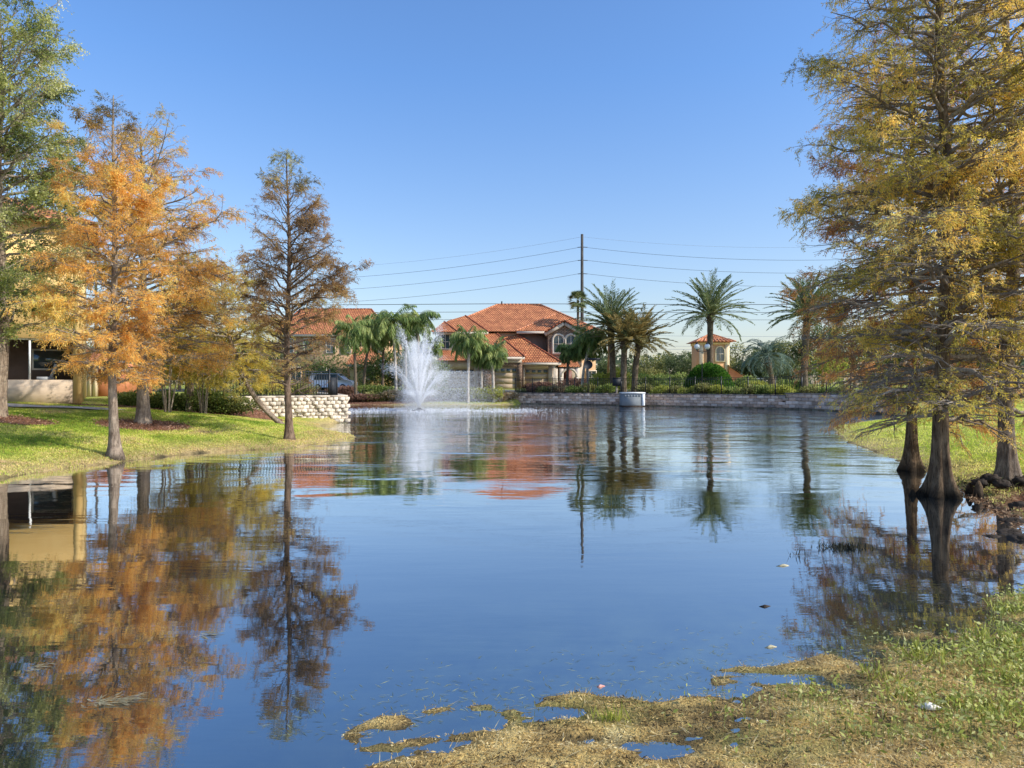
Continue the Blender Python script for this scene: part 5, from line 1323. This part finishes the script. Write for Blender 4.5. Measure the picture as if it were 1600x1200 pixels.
c = pal(tt, [(0, (.24, .34, .04)), (.4, (.48, .55, .07)), (.65, (.70, .68, .16)), (1, (.78, .66, .28))])
sh_ = np.clip(1 - sd / 1.3, 0, 1)[:, None] * R.random((len(x), 1)); c = np.minimum((c * (1 - sh_) + np.array([.5, .38, .22]) * sh_) * 1.15, .95)
blades('grass', 'yellow-green sunlit grass on the right lawn behind the cypress trunks', x, y, .06, .013, c, R)
# wood chips on the mulch beds
P = []
for (bx, by, rx, ry) in beds[:13] + beds[15:]:
    n = int(1500 * rx * ry / 2); a = R.uniform(0, 2 * pi, n); q = np.sqrt(R.random(n)) * 1.02; P.append(np.stack([bx + np.cos(a) * q * rx, by + np.sin(a) * q * ry], 1))
P = np.concatenate(P); z, sd = terrain(P[:, 0], P[:, 1]); k = sd > .05; P, z = P[k], z[k]; n = len(P)
A = nrm(R.normal(0, 1, (n, 3)) * [1, 1, .5]) * R.uniform(.04, .13, n)[:, None]; B = nrm(np.cross(A, R.normal(0, 1, (n, 3)))) * .014
tag(diamonds('wood_chips', np.stack([P[:, 0], P[:, 1], z + .015], 1), A, B, pal(R.random(n), [(0, (.08, .04, .028)), (.6, (.38, .20, .13)), (1, (.66, .45, .33))]), M['grass_blade']), 'reddish brown wood chip mulch in the beds around the trees', 'mulch', kind='stuff')

# orange needles fallen on the left lawn and floating by its shore
n = 26000; x = R.uniform(-21, -5, n); y = R.uniform(13, 31, n); z, sd = terrain(x, y); dd = np.minimum(np.hypot(x - T_FRONT[0], y - T_FRONT[1]), np.minimum(np.hypot(x - T_BACK[0], y - T_BACK[1]), np.hypot(x - T_MID[0], y - T_MID[1])))
k = (R.random(n) < np.exp(-dd / 1.9)) & (sd > -1.6) & (R.random(n) < np.where(sd < 0, .25, 1)); x, y, z, sd = x[k], y[k], np.where(sd[k] < 0, .006, z[k] + .03), sd[k]; n = len(x)
A = nrm(R.normal(0, 1, (n, 3)) * np.where(sd < 0, .03, .5)[:, None] ** np.array([0, 0, 1])) * R.uniform(.03, .075, n)[:, None]; B = nrm(np.cross(A, [0, 0, 1.] + R.normal(0, .2, (n, 3)))) * .010
tag(diamonds('fallen_needles', np.stack([x, y, z], 1), A, B, pal(R.random(n), [(0, (.20, .09, .04)), (.6, (.50, .26, .08)), (1, (.66, .46, .18))]), M['grass_blade']), 'orange needles fallen on the left lawn under the cypresses', 'fallen needles', kind='stuff')
# ------------------------------------------------------------------ foreground algae mat and marsh plants
AL = np.array([G(*p) for p in [(555, 1150), (600, 1130), (700, 1114), (790, 1106), (850, 1096), (884, 1086), (950, 1100), (1035, 1108), (1075, 1100), (1120, 1092), (1128, 1066), (1140, 1052), (1250, 1046), (1300, 1030), (1380, 1000), (1460, 975), (1540, 945), (1650, 915)]] + [(9.5, 7.0), (9.5, 1.5), (-1.1, 1.5)])
xs_ = np.arange(-3, 9.4, .035); ys_ = np.arange(1.8, 8.8, .035); AX, AY = np.meshgrid(xs_, ys_)
def alg(x, y):
    sd, _ = poly_sd(x, y, AL[:, 0], AL[:, 1]); sd = -sd
    wx = x + .18 * (fbm(x * 3, y * 3, 5) - .5); wy = y + .18 * (fbm(x * 3, y * 3, 9) - .5)
    holes = .45 * (fbm(wx * 1.1, wy * 2.6, 3, 4) - .5) + .6 * (fbm(wx * 2.8, wy * 7.5, 8, 4) - .5)
    h = -np.clip(-sd - .06, 0, 1) * .9 + np.clip(sd * .06, -.12, .035) + holes * .24 + (fbm(x * 14, y * 14, 1, 3) - .5) * .022 + np.clip((sd - 1.2) * .03, 0, .12) + .017 - .020 * np.exp(-np.abs(sd - .2) / .35)
    h = h - .05 * np.exp(-((x - 2.6 - .9 * (y - 5.2)) ** 2 / 1.2 + (y - 5.55) ** 2 / .12)) * np.clip(2.2 * fbm(x * 2.2, y * 5, 12) - .55, 0, 1)
    h = np.where(h > 0, h * .5, h)
    return h, sd
AZ, asd = alg(AX.ravel(), AY.ravel()); AZ = np.where(asd < -.5, -.3, AZ)
nx = len(xs_); ii, jj = np.meshgrid(np.arange(nx - 1), np.arange(len(ys_) - 1)); b0 = (jj * nx + ii).ravel(); Fa = np.stack([b0, b0 + 1, b0 + nx + 1, b0 + nx], 1)
keep = AZ[Fa].max(1) > -.02; Fa = Fa[keep]
nn = fbm(AX.ravel() * 5, AY.ravel() * 5, 2)
ca = pal(np.clip(nn * 1.3 - .15, 0, 1), [(0, (.12, .09, .04)), (.35, (.42, .29, .11)), (.65, (.66, .48, .18)), (1, (.76, .62, .30))])
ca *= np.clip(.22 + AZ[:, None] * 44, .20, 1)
pg = np.clip((fbm(AX.ravel() * 1.6 + 4, AY.ravel() * 2.6, 7) - .56) * 7, 0, 1)[:, None] * .5; ca = ca * (1 - pg) + np.array([.24, .24, .06]) * pg
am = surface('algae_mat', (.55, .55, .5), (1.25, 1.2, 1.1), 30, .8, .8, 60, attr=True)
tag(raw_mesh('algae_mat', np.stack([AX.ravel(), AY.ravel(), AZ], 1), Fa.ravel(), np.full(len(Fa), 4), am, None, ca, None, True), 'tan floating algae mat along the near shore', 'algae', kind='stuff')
R = np.random.default_rng(15)
n = 560000; x = R.uniform(-2.6, 9, n); y = 3.2 + 5.3 * R.random(n) ** 1.15; h, sd = alg(x, y)
k = (h > .0) & (x < .78 * y + .5) & (x > -.35 * y - .8) & (sd > -.12); x, y, h = x[k], y[k], h[k]; n = len(x)
A = nrm(R.normal(0, 1, (n, 3)) * [1, 1, .42]) * R.uniform(.008, .045, n)[:, None]; B = nrm(np.cross(A, R.normal(0, 1, (n, 3)))) * R.uniform(.0012, .0045, n)[:, None]
k = R.random(n) < np.clip(.25 + h * 45, .12, 1) * np.clip(1.5 * fbm(x * 6, y * 9, 4) - .1, .15, 1); x, y, h, A, B = x[k], y[k], h[k], A[k], B[k]; n = len(x)
tt = np.clip(R.random(n) * .75 + (fbm(x * 5, y * 7, 2) - .5) * 1.6 + .12 + h * 3, 0, 1)
tag(diamonds('algae_flakes', np.stack([x, y, h + .004], 1), A, B, pal(tt, [(0, (.05, .035, .02)), (.28, (.30, .20, .08)), (.6, (.64, .45, .17)), (.9, (.76, .58, .25)), (1, (.80, .68, .38))]), M['grass_blade']), 'dried yellow-tan flakes and bits of weed on the near shore', 'weed debris', kind='stuff')
n = 9000; x = R.uniform(-1.6, 8, n); y = R.uniform(3.4, 8.2, n); h, sd = alg(x, y); k = (h > -.004) & (x < .8 * y + .5) & (sd > -.1) & (fbm(x * 3, y * 3, 5) > .42); x, y, h = x[k], y[k], h[k]; n = len(x); ang = R.normal(.2, .9, n)
A = np.stack([np.cos(ang), np.sin(ang), R.normal(.04, .10, n)], 1) * R.uniform(.05, .18, n)[:, None]; B = np.stack([-np.sin(ang), np.cos(ang), np.zeros(n)], 1) * .0022
tag(diamonds('matted_stems', np.stack([x, y, h + .012], 1), A, B, pal(R.random(n), [(0, (.16, .12, .06)), (.6, (.52, .42, .20)), (1, (.74, .64, .38))]), M['grass_blade']), 'long matted dead stems lying on the near shore', 'dead stems', kind='stuff')
# submerged wisps in the shallows
n = 5200; x = R.uniform(-1.5, 3.4, n); y = R.uniform(4.0, 6.0, n); h, sd = alg(x, y); k = (sd < .1) & (sd > -.9) & (R.random(n) < np.exp(sd * 3)); x, y = x[k], y[k]; n = len(x)
A = nrm(R.normal(0, 1, (n, 3)) * [1, .6, .1]) * R.uniform(.02, .09, n)[:, None]; B = nrm(np.cross(A, [0, 0, 1.] + R.normal(0, .2, (n, 3)))) * .0022
tag(diamonds('floating_weed', np.stack([x, y, np.full(n, .004)], 1), A * [1, 1, .05], B, pal(R.random(n), [(0, (.10, .12, .05)), (1, (.40, .42, .22))]), M['grass_blade']), 'thin strands of weed floating at the edge of the algae mat', 'weed', kind='stuff')
# leafy green marsh plants, lower right
def pennywort(n, cx, cy, sx, sy):
    x = R.normal(cx, sx, n); y = R.normal(cy, sy, n); k = (y > 3.2); return x[k], y[k]
xs2, ys2 = [], []
for (cx, cy, sx, sy, n) in (((3.5, 4.35, .6, .25, 500), (4.2, 6.1, .45, .3, 900), (2.2, 4.3, .6, .2, 260)) + ((3.6, 4.9, .35, .28, 900), (4.3, 5.5, .4, .35, 1200), (3.9, 4.5, .45, .25, 900), (5.2, 6.3, .5, .4, 1300), (2.9, 4.2, .35, .12, 350), (4.7, 4.9, .6, .4, 1200), (5.6, 7.2, .35, .3, 600), (3.1, 5.1, .3, .2, 300), (2.4, 3.95, .5, .15, 300))):
    n = int(n * 1.25)
    a, b_ = pennywort(n, cx, cy, sx, sy); xs2.append(a); ys2.append(b_)
x, y = np.concatenate(xs2), np.concatenate(ys2); h, sd = alg(x, y); z0 = np.maximum(h, 0); kk = h > -.004; x, y, z0, h = x[kk], y[kk], z0[kk], h[kk]; hh = R.uniform(.015, .11, len(x)); n = len(x)
P = np.stack([x, y, z0 + hh], 1); A = nrm(R.normal(0, 1, (n, 3)) * [1, 1, .8]) * R.uniform(.018, .050, n)[:, None]; B = nrm(np.cross(A, R.normal(0, .8, (n, 3)) + [0, 0, 1])) * R.uniform(.005, .012, n)[:, None]
P2 = np.stack([x, y, z0], 1); A2 = P - P2; B2 = np.tile([.002, 0, 0], (n, 1))
cc = pal(R.random(n), [(0, (.14, .18, .03)), (.5, (.42, .46, .10)), (1, (.72, .70, .30))])
tag(diamonds('marsh_plants', np.concatenate([P, P2]), np.concatenate([A, A2]), np.concatenate([B, B2]), np.concatenate([cc, cc * .7]), M['leaf']), 'low leafy green marsh plants on the near right shore', 'marsh plants', kind='stuff')
# grass sprigs in the mat
def tuft(label, x, y, z, n, h, spread, wid, pl_, lean=.5, seed=0, name='grass_tuft'):
    r_ = np.random.default_rng(seed); P = np.stack([x + r_.normal(0, spread[0], n), y + r_.normal(0, spread[1], n), np.full(n, z)], 1)
    A = nrm(np.stack([r_.normal(0, lean, n), r_.normal(0, lean, n), np.ones(n)], 1)) * (h * r_.uniform(.4, 1.2, n))[:, None]; B = nrm(np.cross(A, r_.normal(0, 1, (n, 3)))) * wid
    return tag(diamonds(name, P, A, B, pal(r_.random(n), pl_), M['grass_blade']), label, 'grass tuft')
x, y = G(955, 1130); tuft('bright green grass tuft growing at the bottom edge of the algae mat', x, y, .0, 46, .13, (.06, .03), .004, YELLOWG, .5, 1)
x, y = G(1262, 1085); tuft('thin pale sprig standing alone in the tan mat', x, y, .0, 9, .13, (.02, .02), .0025, YELLOWG, .35, 2)
x, y = G(1318, 856); tuft('dark sedge tuft standing in open water left of the cypress trunks', x, y, -.02, 260, .10, (.13, .06), .005, [(0, (.012, .014, .01)), (1, (.05, .05, .03))], .35, 3)
x, y = G(1245, 868); tuft('tiny dark reed sprig left of the sedge tuft', x, y, -.01, 14, .1, (.05, .02), .005, [(0, (.02, .02, .015)), (1, (.06, .06, .04))], .3, 4)
# sprigs among the leafy plants
for q, (px, py) in enumerate(((1440, 1040), (1530, 1010), (1575, 1070), (1500, 1110), (1565, 960), (1420, 1100), (1590, 1020), (1380, 1065), (1545, 1125))):
    x, y = G(px, py); tuft(['tall', 'wispy', 'leaning', 'short', 'sparse', 'spiky', 'broad', 'thin', 'dense'][q] + ' green grass tuft among the leafy plants, ' + ['left of centre', 'upper middle', 'right side', 'lower middle', 'highest on the shore', 'lower left', 'at the right edge', 'furthest left', 'lowest right'][q], x, y, .02, 60, [.2, .16, .17, .1, .14, .13, .16, .12, .12][q], (.08, .06), .0045, LIMEH, .6, 30 + q)
# dark clods and roots on the right shore
def rock(x, y, z, s, seed, label):
    r_ = np.random.default_rng(seed); th = np.linspace(0, pi, 12); ph = np.linspace(0, 2 * pi, 16, endpoint=False); T_, P_ = np.meshgrid(th, ph, indexing='ij')
    d = np.stack([np.sin(T_) * np.cos(P_), np.sin(T_) * np.sin(P_), np.cos(T_)], -1).reshape(-1, 3)
    q = .65 + .7 * fbm(d[:, 0] * 1.8 + seed * 3, d[:, 1] * 1.8, d[:, 2] * 1.8)
    V = np.array([x, y, z]) + d * (q * (.45 + 1.1 * fbm(d[:, 0] * 4 + seed, d[:, 1] * 4, d[:, 2] * 4)))[:, None] * np.array(s)
    i, j = np.meshgrid(np.arange(11), np.arange(16), indexing='ij'); j2 = (j + 1) % 16; Fq = np.stack([i * 16 + j, (i + 1) * 16 + j, (i + 1) * 16 + j2, i * 16 + j2], -1).reshape(-1, 4)
    return tag(raw_mesh('dark_clod', V, Fq.ravel(), np.full(len(Fq), 4), M['rock'], None, None, None, False), label, 'clod', 'dark clods on the right shore')
cl = [(1550, 838, .14, 'leftmost small dark clod sitting in the water by the right shore'), (1575, 832, .2, 'dark clod beside the leftmost one in the water'), (1600, 842, .25, 'dark clod cut by the right photo edge'), (1586, 815, .22, 'dark clod just up the shore from the water group'),
      (1560, 795, .16, 'flat dark clod where the mulch meets the water'), (1596, 795, .2, 'dark clod on the mulch near the photo edge'), (1548, 744, .2, 'dark clod left of the bank cypress foot'), (1530, 750, .16, 'small dark clod farthest left of the bank cypress'), (1596, 748, .2, 'dark clod right of the bank cypress foot'), (1565, 752, .17, 'dark clod in front of the bank cypress foot')]
for q, (px, py, s, lb) in enumerate(cl):
    z = 0 if py > 785 else .28; x, y = G(px, py, z); rock(x, y, max(z - .05, Zt(x, y)) + .0, (s * .85, s * .7, s * .45), q + 1, lb)
# cypress knees beside the flared trunk
for q, (dx, dy, h_) in enumerate(((.55, -.1, .3), (.62, .25, .22), (-.5, .1, .12))):
    t = MB(); x, y = T_R1[0] + dx, T_R1[1] + dy; t.lathe((x, y, -.2), [(.11, 0), (.09, .15), (.06, .1 + h_), (.015, .2 + h_)], 10)
    tag(t.build('cypress_knee', M['bark_wet'], None, True), ['tallest knee right of the largest cypress foot', 'smaller knee behind the tallest one', 'low knee left of the largest cypress foot'][q], 'cypress knee')
# brush of roots around the bank cypress
n = 700; a = R.uniform(0, 2 * pi, n); rr = R.uniform(.2, 1.1, n); x = T_R3[0] - .3 + np.cos(a) * rr; y = T_R3[1] - .2 + np.sin(a) * rr * .8; z, _ = terrain(x, y)
A = nrm(R.normal(0, 1, (n, 3)) * [1, 1, .5] + [0, 0, .3]) * R.uniform(.06, .22, n)[:, None]; B = nrm(np.cross(A, R.normal(0, 1, (n, 3)))) * .012
tag(diamonds('leaf_litter', np.stack([x, y, z + .02], 1), A, B, pal(R.random(n), [(0, (.02, .014, .01)), (.7, (.10, .07, .04)), (1, (.22, .26, .08))]), M['grass_blade']), 'dark heap of leaf litter around the bank cypress foot', 'leaf litter', kind='stuff')
n = 9000; x = R.uniform(6.5, 11.5, n); y = R.uniform(9.3, 13.2, n); z, sd = terrain(x, y); k = (sd > -.25) & (sd < 3) ; x, y, z = x[k], y[k], np.maximum(z[k], 0); n = len(x)
A = nrm(R.normal(0, 1, (n, 3)) * [1, 1, .4]) * R.uniform(.03, .10, n)[:, None]; B = nrm(np.cross(A, R.normal(0, 1, (n, 3)))) * .010
tag(diamonds('leaf_litter', np.stack([x, y, z + .01], 1), A, B, pal(R.random(n), [(0, (.04, .022, .012)), (.5, (.24, .13, .07)), (1, (.50, .34, .20))]), M['grass_blade']), 'reddish fallen needles on the right shore below the trunks', 'leaf litter', kind='stuff')
# small floating things
def floater(name, label, cat_, px, py, w, l, mat, z=.012, yaw=0.3, bumpy=.3):
    x, y = G(px, py); th = np.linspace(0, 2 * pi, 14, endpoint=False); r_ = 1 + .25 * np.sin(th * 3 + px); mb = MB()
    v = [(x, y, z + w * bumpy)] + [(x + l * cos(t) * q * cos(yaw) - w * sin(t) * q * sin(yaw), y + l * cos(t) * q * sin(yaw) + w * sin(t) * q * cos(yaw), z - .012) for t, q in zip(th, r_)]
    mb.mesh(v, [(0, 1 + i, 1 + (i + 1) % 14) for i in range(14)] + [tuple(range(1, 15))[::-1]])
    return tag(mb.build(name, M[mat]), label, cat_)
floater('fallen_leaf', 'pink-red leaf floating near the algae mat', 'leaf', 938, 1073, .012, .03, 'pink_leaf')
floater('litter_scrap', 'crumpled white scrap lying on the tan mat, bottom right', 'litter', 1452, 1117, .03, .075, 'litter', .055, .0 - .3, .8)
floater('floating_leaf', 'dark leaf floating in open water left of the mirrored branches', 'leaf', 1195, 948, .025, .055, 'rock')
floater('floating_leaf', 'pale leaf floating above the algae tip', 'leaf', 1204, 1011, .02, .05, 'stick')
floater('floating_leaf', 'small brown leaf floating in the middle water', 'leaf', 1224, 884, .03, .08, 'stick')
def reed(label, px, py, L_, yaw, n, seed):
    r_ = np.random.default_rng(seed); x, y = G(px, py); t = thing('floating_reeds', label, 'floating reeds', (x, y, 0))
    s = r_.uniform(-.5, .5, n) * L_; P = np.stack([x + s * cos(yaw) + r_.normal(0, .02, n), y + s * sin(yaw) + r_.normal(0, .03, n), np.full(n, .012)], 1)
    ang = yaw + r_.normal(0, .6, n); A = np.stack([np.cos(ang), np.sin(ang), r_.normal(0, .05, n)], 1) * r_.uniform(.04, .13, n)[:, None]; B = np.stack([-np.sin(ang), np.cos(ang), np.zeros(n)], 1) * .006
    diamonds('reeds', P, A, B, pal(r_.random(n), [(0, (.20, .16, .09)), (1, (.44, .40, .25))]), M['grass_blade'], t)
reed('raft of dead tan reeds floating near the bottom left', 172, 1097, .26, .25, 60, 1)
reed('short dead reed floating left of the larger raft', 57, 1045, .1, .3, 12, 2)
reed('small reed cluster floating below the orange reflection', 322, 992, .14, .05, 22, 3)

# ------------------------------------------------------------------ light, sky, camera
SUN_EL, SUN_AZ = 36.0, 107.0    # azimuth clockwise from +Y: the sun stands to the right, a little behind the camera
w = bpy.data.worlds.new('World'); SC.world = w; w.use_nodes = True
nt = w.node_tree; nt.nodes.clear(); o = nt.nodes.new('ShaderNodeOutputWorld'); bg = nt.nodes.new('ShaderNodeBackground'); sky = nt.nodes.new('ShaderNodeTexSky')
sky.sky_type = 'NISHITA'; sky.sun_disc = False; sky.sun_elevation = radians(SUN_EL); sky.sun_rotation = radians(SUN_AZ)
sky.altitude = 0; sky.air_density = 1.0; sky.dust_density = 1.3; sky.ozone_density = 2.5
bg.inputs[1].default_value = .15
mg = nt.nodes.new('ShaderNodeMix'); mg.data_type = 'RGBA'; mg.blend_type = 'MULTIPLY'; mg.inputs[0].default_value = 1; mg.clamp_result = False
tcw = nt.nodes.new('ShaderNodeTexCoord'); spw = nt.nodes.new('ShaderNodeSeparateXYZ'); mrw = nt.nodes.new('ShaderNodeMapRange'); cmx = nt.nodes.new('ShaderNodeMix'); cmx.data_type = 'RGBA'
nt.links.new(tcw.outputs['Generated'], spw.inputs[0]); nt.links.new(spw.outputs[2], mrw.inputs[0]); mrw.inputs[1].default_value = 0; mrw.inputs[2].default_value = .40
nt.links.new(mrw.outputs[0], cmx.inputs[0]); cmx.inputs[6].default_value = (1.50, 1.32, 1.22, 1); cmx.inputs[7].default_value = (.97, 1.30, 1.66, 1)
nt.links.new(cmx.outputs[2], mg.inputs[7])
nt.links.new(sky.outputs[0], mg.inputs[6]); nt.links.new(mg.outputs[2], bg.inputs[0]); nt.links.new(bg.outputs[0], o.inputs[0])
ld = bpy.data.lights.new('sun', 'SUN'); ld.energy = 5.0; ld.angle = radians(.5); ld.color = (1, .93, .82)
lo = bpy.data.objects.new('sun', ld); COL.objects.link(lo)
from mathutils import Vector
dvec = Vector((sin(radians(SUN_AZ)) * cos(radians(SUN_EL)), cos(radians(SUN_AZ)) * cos(radians(SUN_EL)), sin(radians(SUN_EL))))
lo.rotation_euler = dvec.to_track_quat('Z', 'Y').to_euler(); lo.location = (30, -10, 30)
cd = bpy.data.cameras.new('camera'); cam = bpy.data.objects.new('camera', cd); COL.objects.link(cam)
cam.location = (0, 0, CAMH); cam.rotation_euler = (radians(90), 0, 0)
cd.sensor_width = 36; cd.lens = 36 * F / 1600; cd.clip_start = .1; cd.clip_end = 6000
SC.camera = cam
SC.view_settings.view_transform = 'Standard'; SC.view_settings.look = 'None'; SC.view_settings.exposure = 0; SC.view_settings.gamma = 1
SC.cycles.max_bounces = 6; SC.cycles.transparent_max_bounces = 24; SC.cycles.diffuse_bounces = 3; SC.cycles.glossy_bounces = 3; SC.cycles.transmission_bounces = 4
SC.cycles.use_denoising = True
SC.cycles.sample_clamp_indirect = 8
